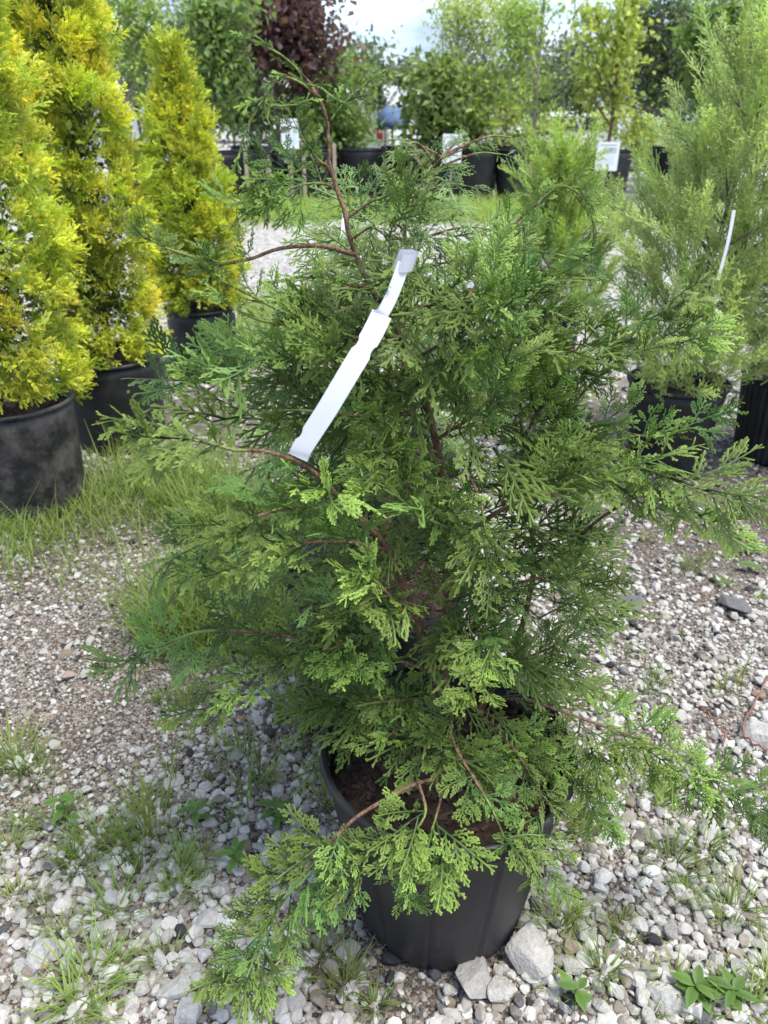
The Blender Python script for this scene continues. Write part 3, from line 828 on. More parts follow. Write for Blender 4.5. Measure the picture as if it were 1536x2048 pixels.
B(px((890, 1560, .78), (870, 1640, .71), (840, 1720, .69), (815, 1780, .685)), 0.003, 0.0013, 0.35, 0.032, lift=-0.3, green=.2, normal=(0, -0.9, 0.4))
B(px((775, 1100, .86), (700, 1085, .8), (620, 1085, .77), (540, 1105, .75), (470, 1135, .74)), 0.004, 0.0014, 0.15, 0.028)
B(px((700, 1020, .82), (620, 1015, .79), (540, 1025, .77), (470, 1050, .76), (420, 1080, .75)), 0.004, 0.0014, 0.15, 0.030)
B(px((806, 1165, .88), (760, 1180, .82), (700, 1195, .78), (640, 1215, .76)), 0.004, 0.0014, 0.15, 0.026, lift=-.1)
B(px((838, 1240, .92), (800, 1215, .84), (760, 1170, .79), (735, 1150, .77)), 0.003, 0.0014, 0.3, 0.03)
B(px((905, 1400, .94), (905, 1480, .83), (950, 1560, .76), (985, 1620, .725), (1010, 1680, .71)), 0.0042, 0.0014, 0.25, 0.03, lift=-.15, normal=(0.1, -0.6, 0.7))
B(px((930, 1400, .96), (1020, 1490, .86), (1070, 1570, .80), (1085, 1650, .76), (1065, 1720, .745)), 0.0042, 0.0014, 0.25, 0.03, lift=-.15, normal=(0.2, -0.5, 0.75))
B(px((920, 1400, .96), (1050, 1470, .9), (1130, 1540, .86), (1180, 1600, .84)), 0.0042, 0.0014, 0.3, 0.03, lift=-.1)
B(px((870, 1400, .95), (810, 1450, .87), (760, 1480, .83), (730, 1495, .81)), 0.004, 0.0014, 0.25, 0.034, lift=.05, size=(.55, .8))
B(px((880, 1390, .96), (810, 1400, .88), (750, 1405, .85), (715, 1412, .83)), 0.004, 0.0014, 0.25, 0.032, size=(.55, .8))
B(px((895, 1340, .97), (1000, 1330, .95), (1090, 1300, .95), (1130, 1275, .96), (1160, 1260, .97)), 0.004, 0.0014, 0.2, 0.030)
B(px((890, 1200, .99), (980, 1180, .93), (1060, 1160, .90), (1110, 1150, .89), (1150, 1160, .88)), 0.004, 0.0014, 0.15, 0.028)
B(px((880, 960, .98), (930, 950, .9), (960, 1000, .85), (970, 1060, .82)), 0.004, 0.0014, 0.2, 0.028)
B(px((880, 930, .98), (830, 905, .9), (770, 900, .85), (720, 905, .82)), 0.004, 0.0014, 0.15, 0.026)
B(px((893, 1050, 1.0), (840, 1000, .9), (800, 960, .86), (740, 940, .83)), 0.004, 0.0014, 0.15, 0.026)
B(px((890, 1150, .99), (930, 1110, .9), (900, 1060, .84), (860, 1040, .82)), 0.004, 0.0014, 0.2, 0.028)
B(px((890, 1280, .98), (950, 1260, .9), (980, 1290, .84), (960, 1340, .80)), 0.004, 0.0014, 0.2, 0.028, lift=-.1)
# inner foliage: fans filling the volume round the stems
fillers = []
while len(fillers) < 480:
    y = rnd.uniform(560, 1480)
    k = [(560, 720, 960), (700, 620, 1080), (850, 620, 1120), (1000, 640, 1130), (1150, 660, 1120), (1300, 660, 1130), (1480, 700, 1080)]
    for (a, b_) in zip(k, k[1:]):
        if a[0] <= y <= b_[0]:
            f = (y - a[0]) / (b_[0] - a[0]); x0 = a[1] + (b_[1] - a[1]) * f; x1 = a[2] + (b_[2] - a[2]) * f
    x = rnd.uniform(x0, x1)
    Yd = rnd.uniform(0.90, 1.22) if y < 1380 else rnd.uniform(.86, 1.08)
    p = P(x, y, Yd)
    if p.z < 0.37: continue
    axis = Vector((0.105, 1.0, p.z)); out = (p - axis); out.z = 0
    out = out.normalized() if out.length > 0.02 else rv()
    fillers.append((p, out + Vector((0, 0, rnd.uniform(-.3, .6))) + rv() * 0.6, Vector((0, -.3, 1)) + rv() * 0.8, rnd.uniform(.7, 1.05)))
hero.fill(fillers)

# its white label strip: folded round the stem, then hanging down to the left
def ribbon(name, pts, width, nrm, mat, thick=0.0006, parent=None, notch=None, taper=None):
    p = spline(pts, 40)
    b = TB(); n = len(p)
    V = []
    for i, q in enumerate(p):
        t = (p[min(i + 1, n - 1)] - p[max(i - 1, 0)]).normalized()
        nn = Vector(nrm); nn = (nn - t * nn.dot(t)).normalized(); w = t.cross(nn)
        hw = width / 2 * (taper(i / (n - 1)) if taper else 1)
        l = hw * (notch(i, n, -1) if notch else 1); r = hw * (notch(i, n, 1) if notch else 1)
        V += [tuple(q - w * l + nn * thick), tuple(q + w * r + nn * thick), tuple(q + w * r - nn * thick), tuple(q - w * l - nn * thick)]
    T = []
    for i in range(n - 1):
        for k in range(4):
            k2 = (k + 1) % 4
            A, B_, C, D = i * 4 + k, i * 4 + k2, i * 4 + 4 + k2, i * 4 + 4 + k
            T += [(A, B_, C), (A, C, D)]
    T += [(0, 1, 2), (0, 2, 3), (n * 4 - 4, n * 4 - 3, n * 4 - 2), (n * 4 - 4, n * 4 - 2, n * 4 - 1)]
    b.add(V, T)
    return link(name, b.mesh(name), parent, mat)
tg = empty('plant_tag', P(770, 640, 0.8000))
tag(tg, 'long white plastic strip tag slanting across the drooping cypress', 'plant tag')
base = Vector(tg.location)
nrm = (Vector((0, 0, CAM_H)) - P(700, 760, 0.7650)).normalized()
ribbon('strip', [q - base for q in px((764, 628, 0.8000), (742, 672, 0.7900), (700, 742, 0.7750), (652, 822, 0.7650), (608, 890, 0.7600), (596, 915, 0.7600))], 0.0225, nrm, M['tag'], parent=tg,
       notch=lambda i, n, sgn: 0.80 if (i in (10, 11) or (i in (29, 30) and sgn > 0)) else 1.0)
ribbon('neck', [q - base for q in px((808, 526, 0.8150), (796, 560, 0.8100), (782, 595, 0.8050), (768, 622, 0.8000), (760, 634, 0.7998))], 0.0135, nrm + Vector((.15, 0, 0)), M['tag'], parent=tg,
       taper=lambda u: 1.0 + 0.6 * max(0, u - .8) / .2)
lp = [Vector((0.0105 * math.cos(a), 0.0105 * math.sin(a), 0.004 * a / 6)) + P(812, 522, .82) - base for a in [k * 2 * math.pi / 12 * 0.93 - 2.2 for k in range(13)]]
b = TB()
for i in range(len(lp) - 1):
    q = Vector((0.003, 0, 0.009))
    b.quad(tuple(lp[i] - q), tuple(lp[i + 1] - q), tuple(lp[i + 1] + q), tuple(lp[i] + q))
    b.quad(tuple((lp[i] - q) * 0.999), tuple((lp[i] + q) * 0.999), tuple((lp[i + 1] + q) * .999), tuple((lp[i + 1] - q) * .999))
link('loop', b.mesh('tag_loop', True), tg, M['tag'])

# ---------------------------------------------------------------- two more cypresses behind it
def back_shrub(loc, potlabel, label, stems, nbr, rad, zr, seed, stepk=0.05, nfill=160):
    r = random.Random(seed)
    pot('nursery_pot', (loc[0], loc[1], 0), 0.215, 0.40, 0.188, potlabel, M['pot_clean'], seams=12, rz=r.uniform(0, 6))
    s = Shrub(Vector((loc[0], loc[1], 0.36)), label, None, FR_B, M['frond_back'])
    for st in stems: s.stem(st, 0.007, 0.0012, kink=0.002)
    axis = spline(stems[0], 20)
    for k in range(nbr):
        u = r.uniform(0.08, 0.93)
        a0 = axis[int(u * 19)]
        az = r.uniform(0, 6.283)
        z = (a0.z - 0.36) / (zr - 0.36)
        ln = rad * max(0.25, 1 - 0.72 * z) * r.uniform(0.7, 1.15)
        d = Vector((math.cos(az), math.sin(az), 0))
        up = 0.35 - 0.3 * (1 - z)
        s.branch([a0, a0 + d * ln * 0.35 + Vector((0, 0, ln * up * .5)), a0 + d * ln * 0.7 + Vector((0, 0, ln * up * .8)), a0 + d * ln + Vector((0, 0, ln * up * 0.75))], 0.004, 0.0013, 0.25, stepk, size=((.75, 1.15) if z < .55 else (.4, .65)))
    fl = []
    for k in range(nfill):
        u = r.uniform(0, .62); a0 = axis[int(u * 19)]; az = r.uniform(0, 6.283)
        z = (a0.z - 0.36) / (zr - 0.36)
        q = rad * max(0.2, 1 - 0.75 * z) * r.uniform(0.1, 0.75)
        d = Vector((math.cos(az), math.sin(az), 0))
        fl.append((a0 + d * q + Vector((0, 0, r.uniform(-.03, .05))), d + Vector((0, 0, r.uniform(-.3, .6))) + rv(r) * .4, Vector((0, -.3, 1)) + rv(r) * .7, r.uniform(.8, 1.15)))
    s.fill(fl)
    return s
sB = back_shrub((-0.02, 1.47), 'black nursery pot partly hidden behind the pot of the tagged cypress', 'green cypress shrub standing directly behind the tagged cypress',
           [[Vector((-.01, 1.48, .36)), Vector((0.02, 1.51, .7)), P(818, 620, 1.54), P(812, 520, 1.53), P(812, 440, 1.52), P(835, 385, 1.5), P(872, 325, 1.48), P(925, 300, 1.46)],
            [Vector((0.02, 1.55, .38)), Vector((0.1, 1.6, .6)), Vector((0.2, 1.62, .85)), P(985, 480, 1.58), P(1000, 400, 1.56)]], 34, 0.42, 1.3, 5)
sC = back_shrub((0.03, 2.28), 'black nursery pot of the farthest cypress in the row', 'green cypress shrub farthest from the tagged one in its row',
           [[Vector((0.03, 2.28, .36)), Vector((0.0, 2.3, .7)), Vector((0.02, 2.28, 0.95)), Vector((-0.08, 2.26, 1.08))]], 30, 0.44, 1.2, 9, 0.06)
b = TB()
for (lab, pts, w) in (('small white tag hanging among the fans of the second cypress', ((690, 428, 1.40), (688, 455, 1.39), (686, 478, 1.385)), 0.010),
                      ('short white tag tied to a stem of the second cypress', ((935, 566, 1.30), (955, 567, 1.295), (985, 575, 1.29)), 0.016)):
    q = px(*pts)
    o = ribbon('plant_tag', [v - q[0] for v in q], w, (0, -1, .3), M['tag'])
    o.location = q[0]; tag(o, lab, 'plant tag')
def leaf_cloud(centres, n, size, r, droopy=0.3, aspect=0.55, tone0=0.5, tone_sp=0.3):
    """folded leaves spread through lumps: (centre, radii) list"""
    w = np.array([c[1][0] * c[1][1] * c[1][2] for c in centres]) ** (2 / 3); w /= w.sum()
    k = r.choice(len(centres), n, p=w)
    C = np.array([c[0] for c in centres])[k]; R = np.array([c[1] for c in centres])[k]
    d = r.normal(size=(n, 3)); d /= np.linalg.norm(d, axis=1)[:, None]
    p = C + r.normal(size=(n, 3)) * R * np.where(r.random((n, 1)) < .2, 1.15, 0.66)
    ax = d * 0.6 + r.normal(size=(n, 3)) * 0.6; ax[:, 2] -= droopy
    ax /= np.linalg.norm(ax, axis=1)[:, None]
    nn = r.normal(size=(n, 3)) * .6; nn[:, 2] += .9
    side = np.cross(ax, nn); side /= np.linalg.norm(side, axis=1)[:, None]
    nn = np.cross(side, ax)
    s = size * np.exp(r.normal(0, .25, n))[:, None]
    fold = 0.18
    a = p; b_ = p + ax * s
    m = p + ax * s * .45
    l = m + side * s * aspect * .5 + nn * s * fold * .5
    q = m - side * s * aspect * .5 + nn * s * fold * .5
    V = np.stack([a, l, b_, q], 1).reshape(-1, 3)
    i = np.arange(n) * 4
    T = np.concatenate([np.stack([i, i + 1, i + 2], 1), np.stack([i, i + 2, i + 3], 1)])
    base = np.clip(tone0 + r.normal(0, tone_sp, n), 0, 1)
    tn = np.repeat(base, 4)
    return V, T, tn
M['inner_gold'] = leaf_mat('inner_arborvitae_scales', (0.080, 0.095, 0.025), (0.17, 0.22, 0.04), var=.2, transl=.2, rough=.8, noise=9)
# ---------------------------------------------------------------- golden arborvitae in pots
GF = [frond(300 + k, Lg=l, sp1=0.0165, sp2=0.0055, wid=0.00125, thick=0.0011, maxside=0.50, sub=0.46, ang=36, droop=-1.2, cup=1.5, minsub=0.005, tips=False) for k, l in enumerate((0.080, 0.09, 0.10, 0.085))]
GCL = []
for k in range(7):
    items = []
    for j in range(12):
        V, T, C = GF[rnd.randrange(4)]
        x = Vector((1, rnd.uniform(-.8, .8), rnd.uniform(-.8, .8)))
        items.append((xf(frame((rnd.uniform(-.02, .02), rnd.uniform(-.035, .035), rnd.uniform(-.035, .035)), x, rv() + Vector((0, 0, .3)), rnd.uniform(.7, 1.05)), V), T, C ** 1.15))
    me = np_mesh('spray', *merge(items)); me.materials.append(M['gold']); GCL.append(me)
GCT = []
for me in GCL[:3]:
    m2 = me.copy(); m2.materials.clear(); m2.materials.append(M['gold_tip']); GCT.append(m2)
GLOW = [frond(330 + k, Lg=0.12, sp1=0.026, sp2=0.012, wid=0.0030, maxside=.5, sub=.45, minsub=.006, ang=38, tips=False) for k in range(3)]
def golden(loc, R, z0, H, n, label, seed, fuzz=1.0):
    r = random.Random(seed)
    root = empty('arborvitae', (loc[0], loc[1], z0)); tag(root, label, 'tree', 'golden arborvitae in black pots')
    b = TB(); b.tube([(0, 0, -0.05), (0.01, 0, 0.3), (0, 0.01, H * .6), (0, 0, H * .9)], [0.02, 0.016, 0.01, 0.003], 7)
    link('trunk', b.mesh('trunk', True), root, M['bark_dark'])
    ph = [r.uniform(0, 6.28) for _ in range(4)]
    def rad(t, az):
        q = (0.80 + 0.65 * t) if t < 0.3 else (0.995 - 1.0 * ((t - 0.3) / 0.7) ** 1.75)
        q = max(0.05, q)
        lump = 0.10 * math.sin(3 * az + 9 * t + ph[0]) + 0.09 * math.sin(5 * az - 15 * t + ph[1]) + 0.07 * math.sin(2 * az + 31 * t + ph[2])
        return R * q * (1 + lump)
    to_cam = math.atan2(-loc[1], -loc[0])
    def place(depth):
        t = r.random() ** 1.05
        az = to_cam + (r.gauss(0, 1.15) if r.random() < 0.8 else r.uniform(-3.14, 3.14))
        q = rad(t, az) * depth
        d = Vector((math.cos(az), math.sin(az), 0))
        p = d * q + Vector((0, 0, t * H * 0.95))
        up = 0.45 + 0.8 * t + r.uniform(-.45, .45)
        return p, d + Vector((0, 0, up)) + rv(r) * 0.35, d.cross(Vector((0, 0, 1))) * r.choice((-1, 1)) + rv(r) * 0.8, t
    items = []
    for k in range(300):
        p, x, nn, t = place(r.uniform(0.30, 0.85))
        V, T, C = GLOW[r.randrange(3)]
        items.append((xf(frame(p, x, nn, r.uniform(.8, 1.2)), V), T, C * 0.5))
    for k in range(9):                                   # leading shoots at the top
        V, T, C = GLOW[r.randrange(3)]
        items.append((xf(frame(Vector((r.uniform(-.03, .03), r.uniform(-.03, .03), H * r.uniform(.86, .93))), Vector((r.uniform(-.3, .3), r.uniform(-.3, .3), 1)), rv(r), r.uniform(.6, .9)), V), T, C * .9))
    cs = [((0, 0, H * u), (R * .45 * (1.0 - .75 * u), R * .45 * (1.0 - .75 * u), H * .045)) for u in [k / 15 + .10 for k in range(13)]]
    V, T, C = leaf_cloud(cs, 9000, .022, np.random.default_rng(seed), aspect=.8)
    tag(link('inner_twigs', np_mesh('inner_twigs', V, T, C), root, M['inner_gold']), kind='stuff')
    crown = link('crown', np_mesh('crown', *merge(items)), root, M['gold'])
    for k in range(n):
        p, x, nn, t = place(r.uniform(0.78, 1.0))
        pick = GCT if r.random() < 0.12 + 0.55 * max(0, t - 0.55) else GCL
        o = link('spray', pick[r.randrange(len(pick))], crown)
        o.matrix_local = frame(p - x.normalized() * 0.05, x, nn, r.uniform(.8, 1.15) * fuzz)
    return root

g1 = Vector((-1.39, 2.62, 0)); g2 = Vector((-1.235, 3.27, 0)); g3 = Vector((-1.05, 4.28, 0))
pot('nursery_pot', g1, 0.225, 0.44, 0.20, 'scuffed black pot with pale dust stains under the nearest golden arborvitae', M['pot_dusty'], seams=0, rz=1.0)
pot('nursery_pot', g2, 0.222, 0.42, 0.195, 'smooth black pot under the golden arborvitae between its two neighbours', M['pot_clean'], seams=0, rz=2.0)
pot('nursery_pot', g3, 0.200, 0.41, 0.180, 'black pot under the small golden arborvitae with the visible tip', M['pot_clean'], seams=0, rz=.3)
golden(g1, 0.325, 0.45, 2.10, 300, 'tall golden arborvitae in the dust stained pot', 1)
golden(g2, 0.262, 0.43, 2.15, 290, 'golden arborvitae standing between the dust stained pot and the smaller golden tree', 2)
golden(g3, 0.270, 0.42, 1.30, 280, 'shorter golden arborvitae with its pointed orange yellow tip against the trees', 3, 1.0)

# ---------------------------------------------------------------- feathery conifers on the other side
def plume(seed, Lg=0.30, w=0.0016, sp=0.0075, sl=0.085, subn=5):
    r = random.Random(seed); b = TB()
    def stick(p, q, w0, w1, t0, t1):
        d = (q - p).normalized(); a = d.orthogonal().normalized(); c = d.cross(a)
        V = []
        for (o, ww) in ((p, w0), (q, w1)):
            for k in range(3): V.append(tuple(o + a * (math.cos(k * 2.094) * ww) + c * (math.sin(k * 2.094) * ww)))
        b.add(V, [(0, 1, 4), (0, 4, 3), (1, 2, 5), (1, 5, 4), (2, 0, 3), (2, 3, 5)], [t0] * 3 + [t1] * 3)
    bend = Vector((0, r.uniform(-.25, .25), r.uniform(-.25, .25)))
    def at(u): return Vector((Lg * u, 0, 0)) + bend * (Lg * u * u)
    for k in range(6): stick(at(k / 6), at((k + 1) / 6), w * (2 - k * .15), w * (2 - (k + 1) * .15), 0.1 + .1 * k, 0.2 + .1 * k)
    s, an = 0.03, r.uniform(0, 6)
    while s < Lg * .97:
        u = s / Lg; p = at(u); an += 2.4
        ln = sl * min(1, u / .2) * (1 - u) ** .45 * r.uniform(.6, 1.2)
        d = Vector((1.0, math.cos(an) * .62, math.sin(an) * .62)).normalized()
        mid = p + d * ln * .5; d2 = (d + Vector((0.5, 0, 0)) + rv(r) * .2).normalized(); end = mid + d2 * ln * .5
        stick(p, mid, w, w, .2 + .3 * u, .4 + .3 * u); stick(mid, end, w, w * .7, .4 + .3 * u, .7 + .3 * u)
        for j in range(subn):
            v = r.uniform(.15, .95); q = p.lerp(mid, v * 2) if v < .5 else mid.lerp(end, v * 2 - 1)
            dd = (d + rv(r) * .75).normalized()
            stick(q, q + dd * ln * r.uniform(.2, .42), w * .9, w * .8, .4 + .2 * u, .75 + .25 * r.random())
        s += sp * r.uniform(.8, 1.2)
    return np.array(b.V), np.array(b.T), np.clip(np.array(b.tone), 0, 1)
PLV = [plume(400 + k, Lg=l) for k, l in enumerate((.26, .30, .34, .22, .30))]
PLV_LOW = [plume(420 + k, Lg=.26, w=.0013, sp=.012, subn=4) for k in range(3)]
def plume_set(mat):
    out = []
    for V, T, C in PLV:
        me = np_mesh('plume', V, T, C); me.materials.append(mat); out.append(me)
    return out
PL_G, PL_Y = plume_set(M['plume']), plume_set(M['plume_y'])
def feathery(loc, z0, H, R, n, meshes, mat, label, seed, lean=(0, 0), group=None, low=0.1, sc=1.0, prof=None):
    r = random.Random(seed)
    root = empty('feathery_conifer', (loc[0], loc[1], z0)); tag(root, label, 'tree', group)
    lean = Vector((lean[0], lean[1], 0))
    axis = lambda t: Vector((0, 0, t * H)) + lean * t ** 1.3
    b = TB(); b.tube([axis(k / 8 * .92) + Vector((r.uniform(-.008, .008), r.uniform(-.008, .008), -0.03 if k == 0 else 0)) for k in range(9)], [0.014 - 0.0014 * k for k in range(9)], 7)
    link('trunk', b.mesh('trunk', True), root, M['bark_dark'])
    prof = prof or (lambda t: math.sin(min(1, (t + .12) / .6) * math.pi / 2) * (1 - t) ** .55 * 1.15)
    bb = TB(); places = []
    while len(places) < n:
        t = r.uniform(low, 0.93)
        rr = R * prof(t)
        az = r.uniform(0, 6.283); q = rr * math.sqrt(r.uniform(0.03, 1)) * (r.uniform(1.0, 1.28) if r.random() < .16 else 1)
        d = Vector((math.cos(az), math.sin(az), 0))
        p = axis(t) + d * q
        x = d * (0.55 * q / max(.05, rr) + .15) + Vector((0, 0, 0.75 + .3 * t - (0.9 if t < .25 else 0) * r.random())) + rv(r) * .35
        places.append((p, x))
        if len(places) % 7 == 0:
            a0 = axis(max(0, t - q * .9 / H)); bb.tube([a0, a0.lerp(p, .5) + Vector((0, 0, -.02)), p], [.006, .004, .002], 5)
    crown_items = []
    for k in range(int(n * .40)):
        t = r.uniform(low, .85); az = r.uniform(0, 6.283); d = Vector((math.cos(az), math.sin(az), 0)); q = R * prof(t) * r.uniform(0, .75)
        V, T, C = PLV_LOW[r.randrange(3)]
        crown_items.append((xf(frame(axis(t) + d * q - Vector((0, 0, .08)), d * .5 + Vector((0, 0, .8)) + rv(r) * .5, rv(r), r.uniform(.7, 1.1) * sc), V), T, C * .5))
    crown = link('crown', np_mesh('crown', *merge(crown_items)), root, mat)
    link('limbs', bb.mesh('limbs', True), root, M['bark_dark'])
    for (p, x) in places:
        o = link('plume', meshes[r.randrange(len(meshes))], crown)
        o.matrix_local = frame(p - x.normalized() * 0.13 * sc, x, rv(r), r.uniform(.75, 1.15) * sc)
    return root
f1 = Vector((1.245, 3.02, 0)); f2 = Vector((0.955, 4.30, 0)); f3 = Vector((1.78, 3.10, 0))
pot('nursery_pot', f1, 0.205, 0.38, 0.150, 'tapered black pot under the big feathery green conifer', M['pot_clean'], seams=10, rz=.9, chips=False)
pot('nursery_pot', f2, 0.185, 0.36, 0.150, 'small black pot under the yellow green feathery conifer', M['pot_clean'], seams=10, rz=.2, chips=False)
pot('nursery_pot', f3, 0.215, 0.38, 0.175, 'black pot with fine vertical ribs beside the big feathery conifer', M['pot_clean'], seams=0, ribs=40, rz=.2, chips=False)
feathery(f1, 0.34, 1.36, 0.50, 290, PL_G, M['plume'], 'big wispy pale green conifer with a thin white tag', 11, lean=(0.14, 0.0), low=.03, prof=lambda t: math.sin(min(1, (t + .2) / .55) * math.pi / 2) * (1 - t) ** .38)
feathery(f2, 0.32, 0.93, 0.36, 230, PL_Y, M['plume_y'], 'smaller yellow green feathery conifer on the bright gravel', 12, low=.10)
feathery(f3, 0.34, 1.20, 0.50, 220, PL_G, M['plume'], 'wispy green conifer in the finely ribbed pot', 13, low=.12)
q = [P(1468, 420, 2.66), P(1462, 455, 2.655), P(1452, 500, 2.65), P(1436, 560, 2.645)]
o = ribbon('plant_tag', [v - q[0] for v in q], 0.016, (.5, -1, .3), M['tag']); o.location = q[0]; tag(o, 'thin curved white tag hanging in the big wispy conifer', 'plant tag')
q = [P(1128, 752, 1.62), P(1142, 755, 1.61), P(1156, 762, 1.60)]
M['blue_tag'] = surf_mat('blue_plastic', (0.20, 0.45, 0.72), rough=.4)
o = ribbon('plant_tag', [v - q[0] for v in q], 0.016, (0, -1, .5), M['blue_tag']); o.location = q[0]; tag(o, 'small pale blue tag showing between the cypress branches', 'plant tag')

# ---------------------------------------------------------------- leafy trees beyond the yard
LEAFM = {}
ROW = 1.38                              # the row of big trees: distance factor
def leafy(name, px_, Y, H, blobs, n, leaf, cols, label, seed, trunk_r=0.03, bark='bark_grey', aspect=.55, potR=0.0, fork=None, spread=1.0, tone0=.45, tone_sp=.3, group='leafy trees in the row beyond the gravel', stake=False, z0=0.0):
    """blobs: (photo x, photo y, radius x px, radius y px) lumps of the crown at distance Y"""
    r = np.random.default_rng(seed); rr = random.Random(seed)
    Y, H, leaf, trunk_r = Y * ROW, H * ROW, leaf * 1.18, trunk_r * 1.25
    key = cols
    if key not in LEAFM:
        LEAFM[key] = leaf_mat('leaves_%d' % len(LEAFM), cols[0], cols[1], var=.22, transl=.42, rough=.5, noise=1.6)
    base = Vector((P(px_, 300, Y).x, Y, z0))
    root = empty(name, base); tag(root, label, 'tree', group)
    zc = Y * CP + .6
    m = zc / FPX
    cs = []
    for (bx, by, rx, ry) in blobs:
        rx, ry = rx * 1.12, ry * 1.12
        k = max(3, int(rx * ry / 480))
        for _ in range(k):
            f = rr.uniform(.24, .50)
            ox, oy = rr.uniform(-1, 1) * (1 - f), rr.uniform(-1, 1) * (1 - f)
            c = P(bx + ox * rx, by + oy * ry, Y + rr.uniform(-.6, .6) * rx * m * spread) - base
            cs.append((tuple(c), (f * rx * m, f * rx * m * spread, f * ry * m)))
    V, T, tn = leaf_cloud(cs, n, leaf, r, aspect=aspect, tone0=tone0, tone_sp=tone_sp)
    b = TB()
    top = P(px_ + (px_ - 768) * 0.0, 300, Y)
    pts = [Vector((0, 0, -0.02))] + [Vector((rr.uniform(-.03, .03), rr.uniform(-.03, .03), H * k / 6)) for k in range(1, 7)]
    b.tube(pts, [trunk_r * (1 - .12 * k) for k in range(7)], 7)
    for (c, R_) in cs:
        c = Vector(c); h = max(0.25 * H, min(.93 * H, c.z - abs(c.x) * .8 - .2))
        a = Vector((0, 0, h))
        if c.z < .2: continue
        b.tube([a, a.lerp(c, .5) + Vector((0, 0, .06)), c, c + (c - a) * .25], [trunk_r * .38, trunk_r * .28, trunk_r * .16, trunk_r * .06], 5)
    link('trunk', b.mesh('trunk', True), root, M[bark])
    link('crown', np_mesh('crown', V, T, tn), root, LEAFM[key])
    if potR:
        POTS.append((base.x, base.y, potR))
    return root
LG = ((0.196, 0.277, 0.092), (0.380, 0.483, 0.162)); MG = ((0.110, 0.167, 0.064), (0.242, 0.334, 0.115)); DG = ((0.049, 0.075, 0.046), (0.110, 0.156, 0.083))
PU = ((0.081, 0.049, 0.058), (0.167, 0.092, 0.102)); YG = ((0.230, 0.288, 0.075), (0.472, 0.529, 0.150)); MA = ((0.092, 0.133, 0.049), (0.299, 0.380, 0.127)); GY = ((0.242, 0.311, 0.115), (0.495, 0.552, 0.230))
BG = ((0.075, 0.110, 0.075), (0.162, 0.225, 0.139))  # these leaf colours are lightened and dulled, haze put into the colour
T_ = leafy
T_('young_tree', 262, 10.5, 3.6, [(245, 40, 60, 70), (300, 90, 55, 60), (250, 150, 50, 45), (310, 20, 50, 40)], 2300, .085, LG, 'slender pale green young tree with grey trunk behind the golden arborvitae', 21, .035)
T_('young_tree', 285, 13.5, 3.6, [(330, 60, 70, 70), (250, 100, 70, 90), (330, 160, 50, 60)], 2200, .09, BG, 'dusky green young tree behind the pale slender one', 22, .03, 'bark_dark')
T_('young_tree', 428, 10.2, 3.4, [(440, 140, 45, 100), (400, 40, 50, 60), (450, 30, 50, 50), (480, 130, 30, 70), (400, 120, 30, 60)], 3000, .10, MG, 'green young tree with a pale forked trunk left of the purple tree', 23, .04)
T_('dark_leaved_tree', 505, 12.5, 3.6, [(410, 40, 60, 60), (470, 90, 60, 110), (470, 190, 60, 60), (530, 230, 60, 40)], 3600, .10, DG, 'dark green dense tree behind the forked young tree', 24, .045, 'bark_dark')
T_('purple_tree', 560, 11.5, 3.6, [(590, 30, 95, 70), (570, 110, 80, 60), (620, 140, 50, 50), (640, 10, 50, 30), (540, 50, 70, 70), (600, 180, 30, 30)], 5200, .10, PU, 'purple leaved tree with a dense dark crown', 25, .04, 'bark_dark', aspect=.8)
T_('dense_shrub_tree', 675, 12.0, 2.0, [(670, 200, 85, 70), (640, 260, 80, 55), (705, 260, 50, 60), (690, 150, 45, 40), (610, 230, 50, 50), (730, 190, 25, 40)], 5800, .09, MG, 'dense mid green shrub tree right of the purple tree', 26, .03, 'bark_dark')
T_('magnolia', 880, 10.8, 1.9, [(885, 200, 70, 60), (870, 150, 60, 40), (930, 220, 60, 60), (858, 255, 40, 50), (890, 280, 70, 45), (960, 170, 40, 50), (890, 120, 40, 30)], 3300, .135, MA, 'broad bush with large glossy leaves behind the right white sign', 27, .03, 'bark_dark', aspect=.5)
T_('young_tree', 905, 13.0, 4.0, [(930, 40, 60, 60), (880, 30, 40, 40), (970, 70, 50, 60), (910, 90, 40, 40), (1000, 20, 50, 40)], 3200, .07, GY, 'tall airy pale tree rising above the large leaved bush', 28, .03)
T_('young_tree', 1065, 11.2, 3.8, [(1040, 60, 55, 70), (1095, 15, 30, 30), (1060, 140, 45, 40), (1030, 190, 45, 50), (1085, 210, 25, 30)], 2300, .075, LG, 'tall light tree with a whitish trunk beside the black price boards', 29, .035)
T_('young_maple', 1010, 12.8, 2.2, [(1010, 240, 55, 60), (1040, 290, 40, 40), (990, 300, 40, 40), (1080, 250, 30, 50)], 2000, .085, YG, 'low yellow green maple behind the black price boards', 30, .025)
T_('young_maple', 1215, 10.8, 3.5, [(1200, 40, 55, 50), (1230, 90, 50, 60), (1190, 130, 45, 50), (1240, 20, 50, 40), (1190, 190, 35, 30), (1240, 200, 40, 50)], 1900, .085, YG, 'yellowing maple with a thin reddish trunk', 31, .028, 'bark', aspect=.8)
T_('young_maple', 1260, 13.2, 2.4, [(1260, 260, 50, 50), (1220, 240, 40, 40), (1300, 290, 50, 40)], 1500, .09, YG, 'low yellowing maple seen beside the big wispy conifer', 36, .025)
T_('dark_leaved_tree', 1345, 12.0, 3.8, [(1320, 60, 75, 70), (1290, 110, 50, 50), (1370, 130, 60, 60), (1310, 170, 60, 40), (1170, 170, 40, 60), (1360, 20, 60, 40)], 5200, .085, DG, 'dark green tree behind the yellowing maple', 32, .035)
